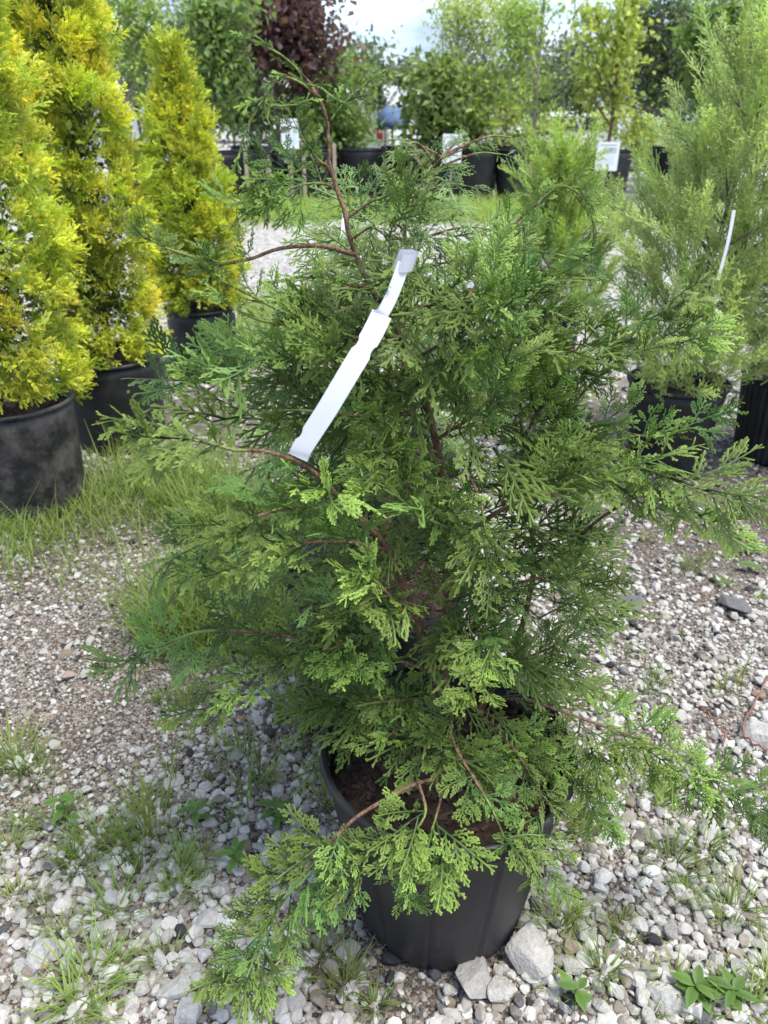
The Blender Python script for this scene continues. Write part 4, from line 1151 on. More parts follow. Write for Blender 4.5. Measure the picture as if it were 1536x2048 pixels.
T_('young_tree', 1430, 10.8, 3.7, [(1430, 50, 60, 60), (1400, 100, 50, 60), (1490, 30, 60, 40), (1440, 130, 50, 50), (1420, 190, 50, 50)], 3800, .10, MG, 'mid green tree rising behind the big wispy conifer', 33, .035)
T_('purple_tree', 1560, 11.8, 3.6, [(1540, 90, 50, 60), (1570, 40, 60, 70), (1545, 180, 40, 50)], 2400, .10, PU, 'purple leaved tree behind the finely ribbed pot', 34, .035, 'bark_dark', aspect=.8)
T_('young_tree', 1390, 14.5, 3.0, [(1380, 230, 80, 60), (1480, 230, 80, 60), (1290, 240, 60, 50), (1450, 150, 80, 60)], 4200, .10, BG, 'dusky tree filling the gap behind the big wispy conifer', 35, .03, 'bark_dark')
T_('young_tree', 90, 12.0, 3.6, [(60, 60, 110, 110), (160, 30, 60, 60), (100, 200, 100, 80)], 4000, .10, MG, 'green tree hidden behind the tall golden arborvitae', 37, .035)

T_('young_tree', 770, 15.0, 1.3, [(755, 170, 30, 40), (745, 205, 25, 25), (815, 175, 25, 30)], 1100, .10, BG, 'dusky tree seen in the gap above the blue canopy', 38, .03, 'bark_dark')
T_('young_tree', 470, 14.5, 3.8, [(440, 60, 80, 80), (380, 120, 60, 80), (500, 120, 60, 80), (520, 220, 70, 50)], 3600, .11, BG, 'dusky tree filling the gap behind the purple tree', 39, .03, 'bark_dark')
T_('young_tree', 1120, 14.5, 3.8, [(1150, 170, 25, 50), (1110, 250, 60, 40), (1180, 250, 50, 40)], 1200, .09, GY, 'airy pale tree behind the yellowing maple', 40, .025)
# far treeline beyond the car park
def far_tree(x, Y, W, H, cols, seed):
    r = np.random.default_rng(seed); rr = random.Random(seed)
    root = empty('far_tree', (x, Y, 0)); tag(root, 'hazy distant tree on the skyline beyond the parked vehicles', 'tree', 'distant trees on the skyline')
    cs = [((rr.uniform(-.6, .6) * W / 2, rr.uniform(-.6, .6) * W / 2, H * rr.uniform(.25, .80)), (W * rr.uniform(.16, .28), W * .22, H * rr.uniform(.10, .18))) for _ in range(16)]
    cs.append(((0, 0, H * .9), (W * .12, W * .12, H * .10)))
    if cols not in LEAFM: LEAFM[cols] = leaf_mat('leaves_%d' % len(LEAFM), cols[0], cols[1], var=.22, transl=.35, rough=.6, noise=.4)
    V, T, tn = leaf_cloud(cs, 2200, .42, r)
    link('crown', np_mesh('crown', V, T, tn), root, LEAFM[cols])
    b = TB(); b.tube([(0, 0, 0), (0.1, 0, H * .5), (0, 0, H * .85)], [.25, .18, .06], 6); link('trunk', b.mesh('trunk', True), root, M['bark_dark'])
FAR = ((0.075, 0.105, 0.060), (0.17, 0.21, 0.12))
for i, (x, h) in enumerate(((-30, 6), (-23, 8), (-17, 6.5), (-12, 7.5), (-8, 6), (-4.5, 5.0), (-1.2, 6.4), (1.8, 4.8), (5.5, 5.6), (9, 5.2), (13, 6.5), (18, 7), (24, 8), (31, 7))):
    far_tree(x, 52 + (i * 7 % 9), 6.5, h, FAR, 600 + i)
# ---------------------------------------------------------------- row of big pots, signs and posts beyond the gravel
BP_DONE = []
def big_pot(px_, Y, R, H, label, grp='big black tree pots in the row beyond the gravel'):
    x = P(px_, 300, Y).x
    return pot('tree_pot', (x, Y, 0), R, H, R * .88, label, M['pot_far'], grp, seams=0, chips=False, detail=False)
for (q, Y, lab) in ((262, 10.5, 'big black pot under the slender pale green young tree'), (430, 10.2, 'big black pot under the forked young tree'), (505, 12.5, 'big black pot under the dark dense tree'),
                 (560, 11.5, 'big black pot under the purple leaved tree'), (675, 12.0, 'big black pot under the dense shrub tree'), (620, 11.0, 'big black pot standing right of the handwritten chalk board'),
                 (725, 11.2, 'big black pot beside the dense shrub tree, next to the white van'), (880, 10.8, 'big black pot under the large leaved bush'), (945, 10.9, 'big black pot right of the large leaved bush'),
                 (1010, 12.8, 'big black pot under the low yellow green maple'), (1040, 10.9, 'big black pot in front of the black price boards'), (1070, 11.9, 'big black pot under the tall light tree'),
                 (1215, 10.8, 'big black pot under the yellowing maple'), (1345, 12.0, 'big black pot under the dark tree behind the wispy conifer'), (1430, 10.8, 'big black pot under the mid green tree behind the wispy conifer'),
                 (805, 12.4, 'big black pot between the white van and the large leaved bush'), (490, 10.6, 'big black pot behind the diamond chalk board')):
    big_pot(q, Y * ROW, .46, .85, lab)

M['sign_white'] = surf_mat('white_sign_board', (0.74, 0.76, 0.80), (0.70, 0.72, 0.76), scale=6, rough=.5)
M['print_grey'] = surf_mat('grey_print', (0.36, 0.36, 0.38), rough=.6)
M['print_blue'] = surf_mat('pale_blue_print', (0.58, 0.70, 0.80), rough=.6)
M['print_photo'] = surf_mat('photo_print', (0.20, 0.21, 0.20), (0.50, 0.52, 0.50), scale=14, rough=.6)
M['print_green'] = surf_mat('green_print', (0.20, 0.34, 0.20), (0.42, 0.55, 0.42), scale=14, rough=.6)
M['board'] = surf_mat('black_chalk_board', (0.016, 0.017, 0.020), (0.030, 0.031, 0.035), scale=10, rough=.6)
M['chalk'] = surf_mat('chalk', (0.66, 0.68, 0.72), rough=.9)
M['wood'] = surf_mat('weathered_stake', (0.26, 0.20, 0.15), (0.42, 0.35, 0.28), scale=18, rough=.9, stretch=(1, 1, .2))
def rect(name, parent, x0, x1, z0, z1, y, mat, th=0.002):
    b = TB(); b.box(((x0 + x1) / 2, y, (z0 + z1) / 2), (x1 - x0, th, z1 - z0)); return link(name, b.mesh(name), parent, mat)
def info_sign(pxa, pxb, pya, pyb, Y, label, two):
    a, c = P(pxa, pya, Y), P(pxb, pyb, Y)
    w, h = c.x - a.x, a.z - c.z
    root = empty('info_sign', ((a.x + c.x) / 2, Y, 0)); tag(root, label, 'sign')
    root.rotation_euler = (0, 0, 0)
    z0 = c.z
    b = TB(); n = 6; V = []
    rad = .015
    for (cx, cz, a0) in ((w / 2 - rad, z0 + h - rad, 0), (-w / 2 + rad, z0 + h - rad, 90), (-w / 2 + rad, z0 + rad, 180), (w / 2 - rad, z0 + rad, 270)):
        for k in range(n): an = math.radians(a0 + 90 * k / (n - 1)); V.append((cx + rad * math.cos(an), cz + rad * math.sin(an)))
    m = len(V)
    T = [(0, k + 1, k) for k in range(1, m - 1)] + [(m, m + k, m + k + 1) for k in range(1, m - 1)]
    for k in range(m): k2 = (k + 1) % m; T += [(k, k2, m + k2), (k, m + k2, m + k)]
    b.add([(x, -.003, z) for x, z in V] + [(x, .003, z) for x, z in V], T)
    link('panel', b.mesh('sign_panel'), root, M['sign_white'])
    b = TB(); b.box((0, .014, (z0 + h * .6) / 2), (.03, .018, z0 + h * .6)); link('stake', b.mesh('sign_stake'), root, M['wood'])
    f = lambda u, v: (-w / 2 + w * u, z0 + h * (1 - v))
    def bar(nm, u0, u1, v0, v1, mt): x0, zt = f(u0, v0); x1, zb = f(u1, v1); rect(nm, root, x0, x1, zb, zt, -.0055, mt)
    bar('heading', .14, .86, .085, .115, M['print_grey'])
    if two:
        bar('photo', .05, .52, .22, .47, M['print_photo']); bar('photo', .68, .94, .22, .47, M['print_green'])
        bar('blue_panel', .20, .80, .52, .72, M['print_blue'])
        for k in range(3): bar('text_line', .25, .75, .76 + .035 * k, .772 + .035 * k, M['print_blue'])
    else:
        bar('photo', .05, .30, .20, .37, M['sign_white']); bar('photo', .33, .88, .20, .37, M['print_photo'])
        for k in range(5): bar('text_line', .15, .85, .46 + .07 * k, .468 + .07 * k, M['print_blue'])
    return root
info_sign(561, 599, 237, 298, 13.2, 'white information sign with two photos above a black chalk board', True)
info_sign(886, 922, 268, 326, 13.4, 'white information sign with a grey photo band before the large leaved bush', False)
info_sign(1195, 1233, 284, 342, 12.8, 'white information sign half hidden behind the feathery conifers', False)
def scribble(root, pts, y, w=.008):
    b = TB(); b.tube([Vector((x, y, z)) for x, z in pts], w, 5)
    link('chalk_writing', b.mesh('chalk_writing'), root, M['chalk'])
def ring_pts(cx, cz, rx, rz, n=14, a0=0, a1=6.283): return [(cx + rx * math.cos(a0 + (a1 - a0) * k / n), cz + rz * math.sin(a0 + (a1 - a0) * k / n)) for k in range(n + 1)]
def board(corners, Y, label, strokes, post):
    ps = [P(a, c, Y) for a, c in corners]
    cx = sum(p.x for p in ps) / 4; cz = sum(p.z for p in ps) / 4
    root = empty('chalk_board', (cx, Y, 0)); tag(root, label, 'sign')
    b = TB()
    V = [(p.x - cx, -.006, p.z) for p in ps] + [(p.x - cx, .006, p.z) for p in ps]
    b.add(V, [(0, 1, 2), (0, 2, 3), (4, 6, 5), (4, 7, 6)] + [t for k in range(4) for t in ((k, (k + 1) % 4, 4 + (k + 1) % 4), (k, 4 + (k + 1) % 4, 4 + k))])
    link('panel', b.mesh('board_panel'), root, M['board'])
    b = TB(); b.box((post, .02, cz / 2), (.035, .02, cz)); link('stake', b.mesh('board_stake'), root, M['wood'])
    for s in strokes:
        q = [P(a, c, Y) for a, c in s]
        scribble(root, [(v.x - cx, v.z) for v in q], -.010)
    return root
def wob(x0, x1, y, amp, n, ph=0): return [(x0 + (x1 - x0) * k / n, y + amp * math.sin(k * 1.9 + ph)) for k in range(n + 1)]
board([(534, 268), (545, 297), (528, 325), (515, 295)], 13.4, 'black diamond shaped chalk board tilted on its corner', [wob(523, 536, 290, 1.5, 8)], 0)
board([(555, 299), (599, 299), (597, 330), (556, 328)], 13.3, 'black chalk board with handwriting right under the white sign', [wob(558, 570, 306, 3, 9), wob(572, 580, 304, 2, 5), wob(565, 578, 315, 3, 9, 1), wob(570, 577, 323, 3, 5, 2)], .01)
O1 = [(1068.5 + 4.5 * math.cos(k * .5), 283 + 6 * math.sin(k * .5)) for k in range(14)]
O2 = [(1085 + 3.5 * math.cos(k * .5), 279 + 5 * math.sin(k * .5)) for k in range(14)]
O3 = [(1094 + 3 * math.cos(k * .5), 277 + 5 * math.sin(k * .5)) for k in range(14)]
board([(1048, 271), (1076, 263), (1076, 300), (1062, 308)], 13.2, 'black price board with a chalked letter on the left leaning board', [O1], 0)
board([(1077, 266), (1097, 262), (1096, 292), (1078, 300)], 13.25, 'black price board with two chalked rounds on the right leaning board', [O2, O3], 0)

def post(px_, y0, Y, h, w, label, mat='wood', tilt=0.0):
    x = P(px_, y0, Y).x
    o_ = TB(); o_.box((0, 0, h / 2), (w, w, h)); o_.box((0, 0, h + w * .12), (w * .8, w * .8, w * .24))
    o = link('stake', o_.mesh('stake'), None, M[mat]); o.location = (x, Y, 0); o.rotation_euler = (0, tilt, .3)
    return tag(o, label, 'stake', 'wooden stakes in the tree row')
for (a, Y, h, t) in ((669, 10.6, .95, 0), (607, 10.2, 1.02, .01), (493, 9.9, .95, 0), (860, 10.2, .8, .02), (547, 10.3, .9, -.12)):
    post(a, 340, Y * ROW, h, .06, 'weathered wooden stake standing among the big tree pots', tilt=t)

# rubbish-free car park behind: white vans and cars
M['car_white'] = surf_mat('white_car_paint', (0.58, 0.59, 0.61), rough=.25, spec=.6)
M['car_silver'] = surf_mat('silver_car_paint', (0.50, 0.52, 0.55), rough=.25, spec=.6, metallic=.4)
M['glass'] = surf_mat('dark_car_glass', (0.02, 0.024, 0.03), rough=.08, spec=.7)
M['rubber'] = surf_mat('tyre_rubber', (0.015, 0.015, 0.016), rough=.8)
M['rimm'] = surf_mat('wheel_rim', (0.55, 0.56, 0.58), rough=.3, metallic=.8)
M['lamp_red'] = surf_mat('tail_lamp', (0.35, 0.02, 0.02), rough=.2)
M['lamp_clear'] = surf_mat('head_lamp', (0.75, 0.76, 0.78), rough=.1)
def car(px_, Y, rz, paint, label, van=False):
    x = P(px_, 280, Y).x
    root = empty('parked_van' if van else 'parked_car', (x, Y, 0), rz); tag(root, label, 'van' if van else 'car', 'vehicles parked behind the tree row')
    if van: prof = [(-2.4, .35), (-2.45, 1.0), (-2.42, 1.95), (-2.3, 2.1), (.9, 2.1), (1.15, 2.0), (1.75, 1.25), (2.3, 1.05), (2.45, .8), (2.45, .35)]
    else: prof = [(-2.2, .35), (-2.25, .75), (-2.15, 1.02), (-1.7, 1.08), (-1.25, 1.45), (-.5, 1.52), (.3, 1.46), (1.05, 1.02), (1.9, .90), (2.2, .72), (2.22, .35)]
    hw = .95 if van else .88
    b = TB(); n = len(prof)
    rings = []
    for (yy, sc) in ((-hw, .93), (-hw * .96, 1.0), (hw * .96, 1.0), (hw, .93)):
        rings.append([(a * (.985 if sc < 1 else 1), yy * (1 - .14 * max(0, z - 1.0)), .35 + (z - .35) * (sc if z > .9 else 1)) for a, z in prof])
    V = [p for rg in rings for p in rg]
    T = []
    for k in range(3):
        for i in range(n):
            j = (i + 1) % n; A, B_, C, D = k * n + i, k * n + j, (k + 1) * n + j, (k + 1) * n + i
            T += [(A, B_, C), (A, C, D)]
    for base_ in (0, 3 * n): T += [(base_, base_ + i, base_ + i + 1) for i in range(1, n - 1)]
    b.add(V, T); link('body', b.mesh('car_body'), root, M[paint])
    for s in (-1, 1):
        y = s * (hw + .004)
        wins = [(1.0, 1.35, 1.5, 1.9), (-.1, .85, 1.3, 1.9)] if van else [(-1.15, -.25, 1.06, 1.40), (-.15, .75, 1.06, 1.40)]
        for (a, c, z0, z1) in wins:
            b = TB(); q = .14 * max(0, z1 - 1) * hw
            yy = s * (hw * (1 - .14 * max(0, z0 - 1)) + .006); y2 = s * (hw * (1 - .14 * max(0, z1 - 1)) + .006)
            b.quad((a, yy, z0), (c + .1, yy, z0), (c - .15, y2, z1), (a + .1, y2, z1)); link('side_window', b.mesh('side_window'), root, M['glass'])
        for wx in ((-1.5, 1.5) if van else (-1.35, 1.38)):
            b = TB(); pr = [(.20, -.10), (.31, -.10), (.33, -.06), (.33, .06), (.31, .10), (.20, .10)]
            b.lathe(pr, 24, None, 0, True); w = link('wheel', b.mesh('wheel', True), root, M['rubber'])
            w.location = (wx, s * (hw - .06), .33); w.rotation_euler = (math.pi / 2, 0, 0)
            b = TB(); b.lathe([(.001, .07), (.06, .085), (.19, .06), (.205, .08), (.205, -.08), (.001, -.08)], 20); link('rim', b.mesh('rim', True), w, M['rimm'])
        b = TB(); b.box(((2.44 if van else 2.19), s * .62, .78 if van else .68), (.06, .3, .14)); link('headlight', b.mesh('headlight'), root, M['lamp_clear'])
        b = TB(); b.box((-2.44 if van else -2.22, s * .68, 1.0 if van else .85), (.05, .16, .30 if van else .14)); link('tail_light', b.mesh('tail_light'), root, M['lamp_red'])
    b = TB()
    if van: b.quad((1.2, -.78, 1.93), (1.2, .78, 1.93), (1.74, .82, 1.30), (1.74, -.82, 1.30))
    else: b.quad((.36, -.70, 1.44), (.36, .70, 1.44), (1.02, .78, 1.06), (1.02, -.78, 1.06))
    V2 = [(v[0] + .012, v[1], v[2] + .012) for v in b.V]; b.V = V2
    link('windscreen', b.mesh('windscreen'), root, M['glass'])
    return root
car(778, 24, 1.2, 'car_white', 'white van glimpsed between the bushes left of the right white sign', True)
car(690, 29, .2, 'car_white', 'white car behind the dense shrub tree')
car(1150, 24, .1, 'car_white', 'white car behind the yellow green feathery conifer')
car(1290, 25, .3, 'car_silver', 'silver car behind the big wispy conifer')
car(960, 28, 0.1, 'car_white', 'white car behind the large leaved bush')

# blue canopy: dome on a pole
x = P(785, 230, 17.2)
root = empty('canopy', (x.x, 17.2, 0)); tag(root, 'rounded blue fabric canopy above the white van', 'canopy')
b = TB(); b.lathe([(.001, x.z + .18), (.12, x.z + .16), (.26, x.z + .06), (.34, x.z - .10), (.36, x.z - .26), (.34, x.z - .26), (.31, x.z - .1), (.001, x.z + .10)], 24)
M['blue_cloth'] = surf_mat('blue_fabric', (0.075, 0.125, 0.25), (0.11, 0.17, 0.32), scale=6, rough=.8)
link('dome', b.mesh('dome', True), root, M['blue_cloth'])
b = TB(); b.tube([(0, 0, 0), (0, 0, x.z + .1)], .025, 8); link('pole', b.mesh('pole', True), root, M['rimm'])

# pale greenhouse wall and roof far left
M['clad'] = surf_mat('pale_cladding', (0.50, 0.52, 0.55), (0.44, 0.46, 0.49), scale=2, rough=.6, stretch=(12, 1, .3))
M['roof'] = surf_mat('pale_roof', (0.50, 0.53, 0.58), (0.58, 0.61, 0.66), scale=3, rough=.5)
gh = empty('greenhouse', (-10.6, 30, 0)); tag(gh, 'long pale greenhouse behind the golden arborvitae', 'building')
b = TB(); b.box((0, 0, 1.0), (7, 4, 2.0)); link('wall', b.mesh('wall'), gh, M['clad'])
b = TB(); V = []
for k in range(9):
    a = math.pi * k / 8; V += [(-3.6, -2.2 * math.cos(a), 2.0 + 1.15 * math.sin(a)), (3.6, -2.2 * math.cos(a), 2.0 + 1.15 * math.sin(a))]
T = [t for k in range(8) for t in ((2 * k, 2 * k + 1, 2 * k + 3), (2 * k, 2 * k + 3, 2 * k + 2))] + [(0, 2 * k, 2 * k + 2) for k in range(1, 8)] + [(1, 2 * k + 1, 2 * k + 3) for k in range(1, 8)]
b.add(V, T); rf = link('roof', b.mesh('roof'), gh, M['roof'])
for k in range(7):
    b = TB(); b.box((-3 + k, -2.01, 1.0), (.08, .05, 2.0)); link('frame_post', b.mesh('frame_post'), gh, M['roof'])
b = TB(); b.box((1.6, -2.03, .95), (.9, .05, 1.9)); d_ = link('door', b.mesh('door'), gh, M['rubber'])

# ---------------------------------------------------------------- grass and weeds
def blade(b, p, az, h, w, lean, curl, t0=.1, t1=.95, seg=4, rr=rnd):
    d = Vector((math.cos(az), math.sin(az), 0)); s = Vector((-d.y, d.x, 0))
    V, C = [], []
    for i in range(seg + 1):
        u = i / seg
        q = Vector(p) + d * (h * (lean * u + curl * u * u)) + Vector((0, 0, h * (u - .35 * curl * u * u)))
        ww = w * (1 - u ** 2.2) * (.6 + .4 * min(1, u * 4)) + .0002
        V += [tuple(q - s * ww), tuple(q + s * ww + Vector((0, 0, ww * .3)))]; C += [t0 + (t1 - t0) * u] * 2
    T = []
    for i in range(seg): a = 2 * i; T += [(a, a + 1, a + 3), (a, a + 3, a + 2)]
    b.add(V, T, C)
def tuft_mesh(seed, n, h, spread=.02, w=.0012, lean=(.1, .7), curl=(.1, .9)):
    r = random.Random(seed); b = TB()
    for _ in range(n):
        a = r.uniform(0, 6.283); q = spread * math.sqrt(r.random())
        blade(b, (q * math.cos(a), q * math.sin(a), -.003), a + r.uniform(-.8, .8), h * r.uniform(.45, 1.1), w * r.uniform(.7, 1.3), r.uniform(*lean), r.uniform(*curl))
    me = b.mesh('grass_tuft', True); me.materials.append(M['grass_tuft']); return me
TUFT = [tuft_mesh(1, 46, .06), tuft_mesh(2, 36, .052, .016), tuft_mesh(3, 60, .075, .035), tuft_mesh(4, 26, .045, .012), tuft_mesh(5, 54, .062, .04)]
TALL = [tuft_mesh(11, 16, .24, .02, .0017, (.02, .25), (0, .35)), tuft_mesh(12, 12, .28, .02, .0017, (.02, .22), (0, .3)), tuft_mesh(13, 22, .17, .035, .002, (.05, .4), (.1, .5))]
def tuft(px_, py_, s=1.0, tall=False, lab=None):
    g = G(px_, py_)
    pool = TALL if tall else TUFT
    o = link('grass_tuft', pool[rnd.randrange(len(pool))])
    o.location = (g.x, g.y, 0); o.rotation_euler = (0, 0, rnd.uniform(0, 6.28)); o.scale = (s, s, s * rnd.uniform(.85, 1.15))
    tag(o, 'thin tall grass stalks growing out of the gravel' if tall else 'low green grass tuft sprouting from the gravel', 'grass', 'tall thin grass stalks in the gravel' if tall else 'low grass tufts in the gravel')
for (a, c, s) in ((40, 1540, 1.5), (20, 1500, 1.2), (70, 1555, 1.0), (110, 1650, .9), (40, 1650, .9), (190, 1690, 1.1), (150, 1735, 1.2), (230, 1700, .8), (230, 1750, .9), (280, 1690, .8), (350, 1660, 1.0), (330, 1700, .7),
                  (360, 1740, 1.1), (410, 1715, .8), (345, 1790, .8), (390, 1780, .7), (230, 1830, 1.1), (215, 1850, .8), (90, 1820, .8), (25, 1800, .7), (210, 1905, 1.0), (240, 1935, 1.1), (180, 1970, 1.2), (150, 2020, 1.3),
                  (215, 2030, 1.1), (330, 1925, .9), (120, 1870, .6), (640, 1925, .9), (690, 1970, 1.0), (750, 2010, 1.1), (600, 1960, .6), (650, 1600, 1.1), (540, 1560, .8), (420, 1560, .8), (1205, 1940, 1.1), (1110, 1860, .9),
                  (1135, 1830, .7), (1240, 1850, .8), (1245, 1890, .7), (1310, 1900, .7), (1340, 1960, 1.1), (1340, 1730, 1.1), (1410, 1700, .8), (1470, 1825, .9), (1440, 1840, .6), (1160, 1660, 1.3), (1130, 1640, 1.0), (1180, 1655, .9),
                  (1370, 1790, .5), (1310, 1590, .9), (1330, 1600, .6), (1310, 1360, .8), (1290, 1390, .6), (1400, 1120, .7), (1290, 1080, .8), (1380, 1140, .8), (1450, 1170, .7), (1480, 1990, 1.2), (1500, 2020, 1.2), (1440, 1960, .9),
                  (1400, 2040, 1.0), (1530, 1960, 1.0), (1150, 1990, .8), (1300, 2035, .7), (1100, 1970, .5), (450, 1500, .8), (380, 1480, .7), (560, 1500, 1.0), (610, 1510, .8), (1520, 1200, .8), (1420, 1110, .5), (330, 1400, .8),
                  (390, 1400, 1.0), (290, 1610, .6), (410, 1620, .8), (470, 1640, .7), (20, 1700, .7), (1330, 1240, .4), (1365, 1270, .5), (1270, 1310, .4)):
    tuft(a, c, s)
for (a, c, s) in ((300, 1680, 1.0), (285, 1720, 1.0), (320, 1640, .9), (500, 1590, .9), (520, 1560, .8), (350, 1560, .7), (490, 1500, .8), (610, 1470, .7), (560, 1450, .7), (1440, 1390, .6), (1480, 1370, .6), (1340, 1600, .6), (270, 1760, .7), (375, 1420, .8), (400, 1330, .8),
                  (320, 1320, .7), (360, 1290, .8), (300, 1270, .7), (240, 915, 1.0), (232, 930, .9), (590, 1440, .6)):
    tuft(a, c, s, True)

def lawn(name, label, spots, n, h, w, seed):
    r = np.random.default_rng(seed); rr = random.Random(seed)
    b = TB(); k = 0
    ws = np.array([s[4] for s in spots], float); ws /= ws.sum()
    base = None
    while k < n:
        sx, sy, rx, ry, _ = spots[int(r.choice(len(spots), p=ws))]
        a, c = r.normal(sx, rx), r.normal(sy, ry)
        if c < 290: continue
        g = G(a, c)
        if g.y > 30 or not free_of_pots(np.array([g.x]), np.array([g.y]), .0)[0]: continue
        hh = h * math.exp(r.normal(0, .35))
        blade(b, (g.x, g.y, -.004), r.uniform(0, 6.28), hh, w * r.uniform(.7, 1.4) * (1 + max(0, g.y - 3) * .12), r.uniform(.05, .6), r.uniform(.05, .8), seg=3 if g.y < 4 else 2)
        k += 1
    return tag(link(name, b.mesh(name, True), None, M['grass']), label, 'grass', kind='stuff')
lawn('tall_grass', 'tall soft green grass growing between the pots on the golden tree side', [(470, 1120, 50, 60, 1.4), (520, 1200, 40, 60, 1.3), (420, 1230, 60, 50, 1.2), (350, 1250, 50, 40, .8), (370, 980, 60, 40, 1.2), (440, 1040, 50, 50, 1.0), (540, 1100, 25, 60, .8)], 4800, .135, .0019, 71)
lawn('short_grass', 'short weedy grass round the feet of the golden tree pots', [(230, 970, 60, 30, 1.2), (60, 1065, 70, 15, .9), (170, 1010, 40, 25, .9), (310, 960, 50, 30, 1.2), (260, 1040, 70, 30, .6), (30, 1100, 40, 30, .5), (370, 750, 40, 12, .7), (320, 720, 20, 30, .4), (120, 1130, 80, 40, .3)], 2700, .075, .0017, 72)
lawn('lawn', 'bright green lawn patches on the far side of the gravel', [(520, 655, 40, 28, 1.4), (500, 700, 40, 25, .8), (560, 620, 40, 20, .7), (1050, 660, 30, 20, .5), (780, 660, 120, 30, .8)], 5200, .05, .0030, 73)
lawn('verge_grass', 'long pale grass verge in front of the row of big tree pots', [(560, 432, 90, 9, 1.3), (800, 430, 160, 9, 1.3), (1000, 432, 90, 10, 1), (320, 440, 120, 10, .6), (1200, 440, 120, 12, 1), (1450, 440, 100, 14, .5), (560, 418, 80, 6, 1.2), (900, 414, 160, 6, 1.2)], 11000, .15, .0045, 74)

def leaf_blade(b, p, d, up, ln, w, t0=.3, t1=.8):
    d = Vector(d).normalized(); s = d.cross(Vector(up)).normalized(); n = s.cross(d)
    V, C = [], []
    for u, k, f in ((0, .12, 0), (.25, .8, .02), (.5, 1, 0), (.78, .62, -.05), (1, .03, -.14)):
        q = Vector(p) + d * ln * u + n * ln * f
        V += [tuple(q - s * w * k + n * w * k * .25), tuple(q), tuple(q + s * w * k + n * w * k * .25)]; C += [t1, t0, t1]
    T = []
    for i in range(4):
        a = i * 3; T += [(a, a + 1, a + 4), (a, a + 4, a + 3), (a + 1, a + 2, a + 5), (a + 1, a + 5, a + 4)]
    b.add(V, T, C)
def weed(px_, py_, leaves, h, label, seed):
    r = random.Random(seed); g = G(px_, py_)
    root = empty('broadleaf_weed', (g.x, g.y, 0)); tag(root, label, 'weed')
    b = TB(); b.tube([(0, 0, -.005), (.004, .002, h * .5), (0, .004, h)], [.0017, .0014, .001], 5); link('stem', b.mesh('stem', True), root, M['twig'])
    for k in range(leaves):
        u = (k + 1) / leaves; a = k * 2.4 + r.uniform(-.3, .3)
        b = TB(); leaf_blade(b, (0, 0.003, h * (.25 + .75 * u)), (math.cos(a), math.sin(a), .35 - .3 * r.random()), (0, 0, 1), r.uniform(.028, .048), r.uniform(.007, .011))
        link('leaf', b.mesh('leaf', True), root, M['weed'])
weed(475, 1740, 7, .06, 'broad leaved light green weed rosette beside the pot branch', 1)
weed(555, 1655, 11, .07, 'bushy weed with narrow leaves by the rim of the ribbed pot', 2)
weed(137, 1660, 6, .10, 'upright weed with two rounded leaves at the top', 3)
weed(395, 1650, 5, .05, 'small weed sprig among the tall grass stalks', 4)
weed(1385, 1995, 12, .035, 'low spreading weed in the gravel by the grass corner', 5)
weed(1460, 2005, 10, .035, 'flat leafy weed between grass tufts at the gravel corner', 6)
weed(430, 1150, 5, .10, 'broad leaved weed in the tall soft grass', 7)
weed(1150, 2005, 5, .04, 'weed with a reddish leaf among the white stones', 8)

# fallen leaves, dry stems
M['dead'] = surf_mat('dead_leaf', (0.17, 0.12, 0.10), (0.30, 0.23, 0.20), scale=40, rough=.8)
M['dead_o'] = surf_mat('orange_dead_leaf', (0.30, 0.13, 0.045), (0.42, 0.22, 0.09), scale=40, rough=.8)
M['dead_r'] = surf_mat('red_dry_stem', (0.13, 0.055, 0.04), (0.22, 0.11, 0.08), scale=30, rough=.8)
def fallen(px_, py_, ln, w, a, mat, label):
    g = G(px_, py_); b = TB(); leaf_blade(b, (-ln / 2, 0, .012), (1, 0, .05), (0, 0, 1), ln, w)
    o = link('fallen_leaf', b.mesh('fallen_leaf', True), None, M[mat]); o.location = (g.x, g.y, .006); o.rotation_euler = (.15, .1, a); tag(o, label, 'leaf')
fallen(140, 1360, .045, .012, .5, 'dead', 'greyish brown fallen leaf on the bare dirt patch')
fallen(480, 1448, .022, .008, 2.6, 'dead_o', 'small orange fallen leaf on the gravel near the hidden pot')
fallen(350, 1450, .03, .009, 1.9, 'dead', 'pale brown curled leaf under the drooping branch')
fallen(85, 1943, .022, .006, .3, 'dead_o', 'reddish leaf scrap beside a large white rock')
fallen(1500, 1580, .05, .010, .4, 'weed', 'fresh green leaf lying on the gravel by the dry stems')
fallen(1490, 1105, .10, .014, .1, 'weed', 'long green leaf lying near the finely ribbed pot')
fallen(1500, 1140, .09, .016, -.3, 'weed', 'broad green leaf below the long green one')
fallen(1240, 1870, .03, .006, 2.2, 'dead', 'brown sliver of leaf on the white gravel')
def dry(pts, label, mat='dead_r'):
    q = [G(a, c) for a, c in pts]; b = TB()
    p = [v - q[0] + Vector((0, 0, .018 + .012 * (i % 2))) for i, v in enumerate(spline(q, 14))]
    b.tube(p, [.003] * 13 + [.0014], 5); o = link('dry_stem', b.mesh('dry_stem', True), None, M[mat]); o.location = (q[0].x, q[0].y, 0)
    tag(o, label, 'stem')
dry(((1395, 1425), (1420, 1450), (1445, 1480), (1440, 1510)), 'reddish brown dry stem curled on the gravel')
dry(((1535, 1360), (1505, 1420), (1480, 1470), (1500, 1500), (1536, 1515)), 'long pinkish runner stem arching over the gravel')
dry(((1505, 1005), (1520, 1030), (1536, 1045)), 'red stem on the shaded dirt by the ribbed pot')
dry(((75, 1470), (120, 1440), (135, 1430)), 'grey twig lying on the bare dirt', 'dead')
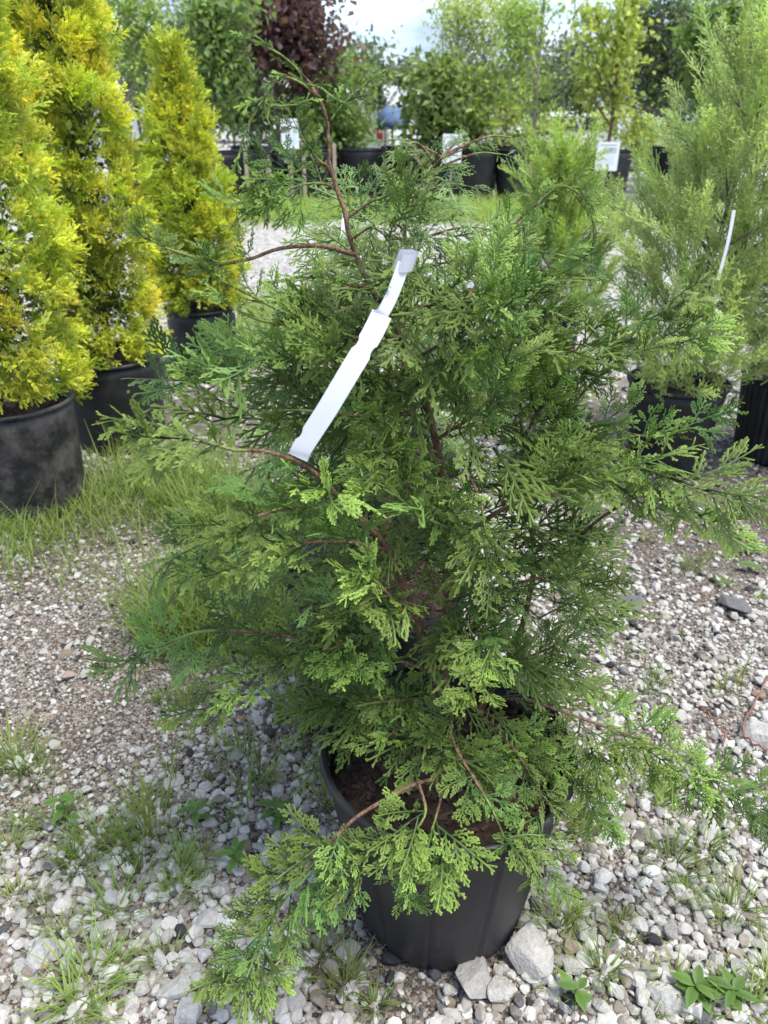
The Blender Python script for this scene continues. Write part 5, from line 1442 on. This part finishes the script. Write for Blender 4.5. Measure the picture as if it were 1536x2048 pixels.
dry(((415, 1555), (450, 1540), (480, 1535)), 'thin twig arched over the gravel by the tall stalks', 'dead')

# ---------------------------------------------------------------- gravel and rocks
build_gravel(GROUND)
rock('rock', 1064, 1905, .056, .72, 301, 'large angular pale rock touching the base of the ribbed pot', rz=.4)
rock('rock', 945, 1962, .040, .60, 302, 'grey speckled rock just in front of the ribbed pot', rz=1.2)
rock('rock', 1003, 1985, .028, .80, 303, 'white stone next to the grey speckled rock', rz=.3)
rock('rock', 1072, 1860, .026, .70, 304, 'rounded pale rock wedged behind the large angular one', rz=2)
rock('rock', 1335, 2000, .032, .86, 305, 'bright white rock beside the low spreading weed', rz=.2)
rock('rock', 1285, 1990, .026, .82, 306, 'white squarish rock left of the bright white one', rz=1.0)
rock('rock', 345, 1990, .034, .78, 307, 'big white rock on the grassy gravel near the branch tip', rz=.5)
rock('rock', 380, 2030, .034, .92, 308, 'bright white blocky rock by the grass tufts', rz=.1)
rock('rock', 80, 1925, .034, .84, 309, 'white rock beside the reddish leaf scrap', rz=.7)
rock('rock', 345, 1570, .028, .88, 310, 'white rock behind the tall grass stalks', rz=.2)
rock('rock', 437, 1602, .019, .26, 311, 'smooth tan pebble among the white gravel', flat=.9)
rock('rock', 130, 1310, .024, .24, 312, 'tan stone on the bare dirt', flat=.7)
rock('rock', 1262, 1210, .05, .12, 313, 'flat grey stone in the bright gravel', flat=.5)
rock('rock', 1470, 1215, .05, .10, 314, 'dark grey stone in the bright gravel', flat=.6)
rock('rock', 230, 1745, .022, .02, 315, 'black cinder among the grass tufts', flat=.8)
rock('rock', 362, 1865, .017, .03, 316, 'black pebble in the white gravel', flat=.9)
rock('rock', 420, 1845, .030, .82, 317, 'white rock beside a slightly smaller twin', rz=.9)
rock('rock', 1520, 1480, .060, .80, 318, 'pale flat rock under the long runner stem', flat=.5)
rock('rock', 690, 1905, .028, .70, 319, 'grey rock on the dirt left of the ribbed pot', rz=.9)
rock('rock', 1420, 1665, .036, .84, 320, 'white rock under the long drooping branch', rz=.9)
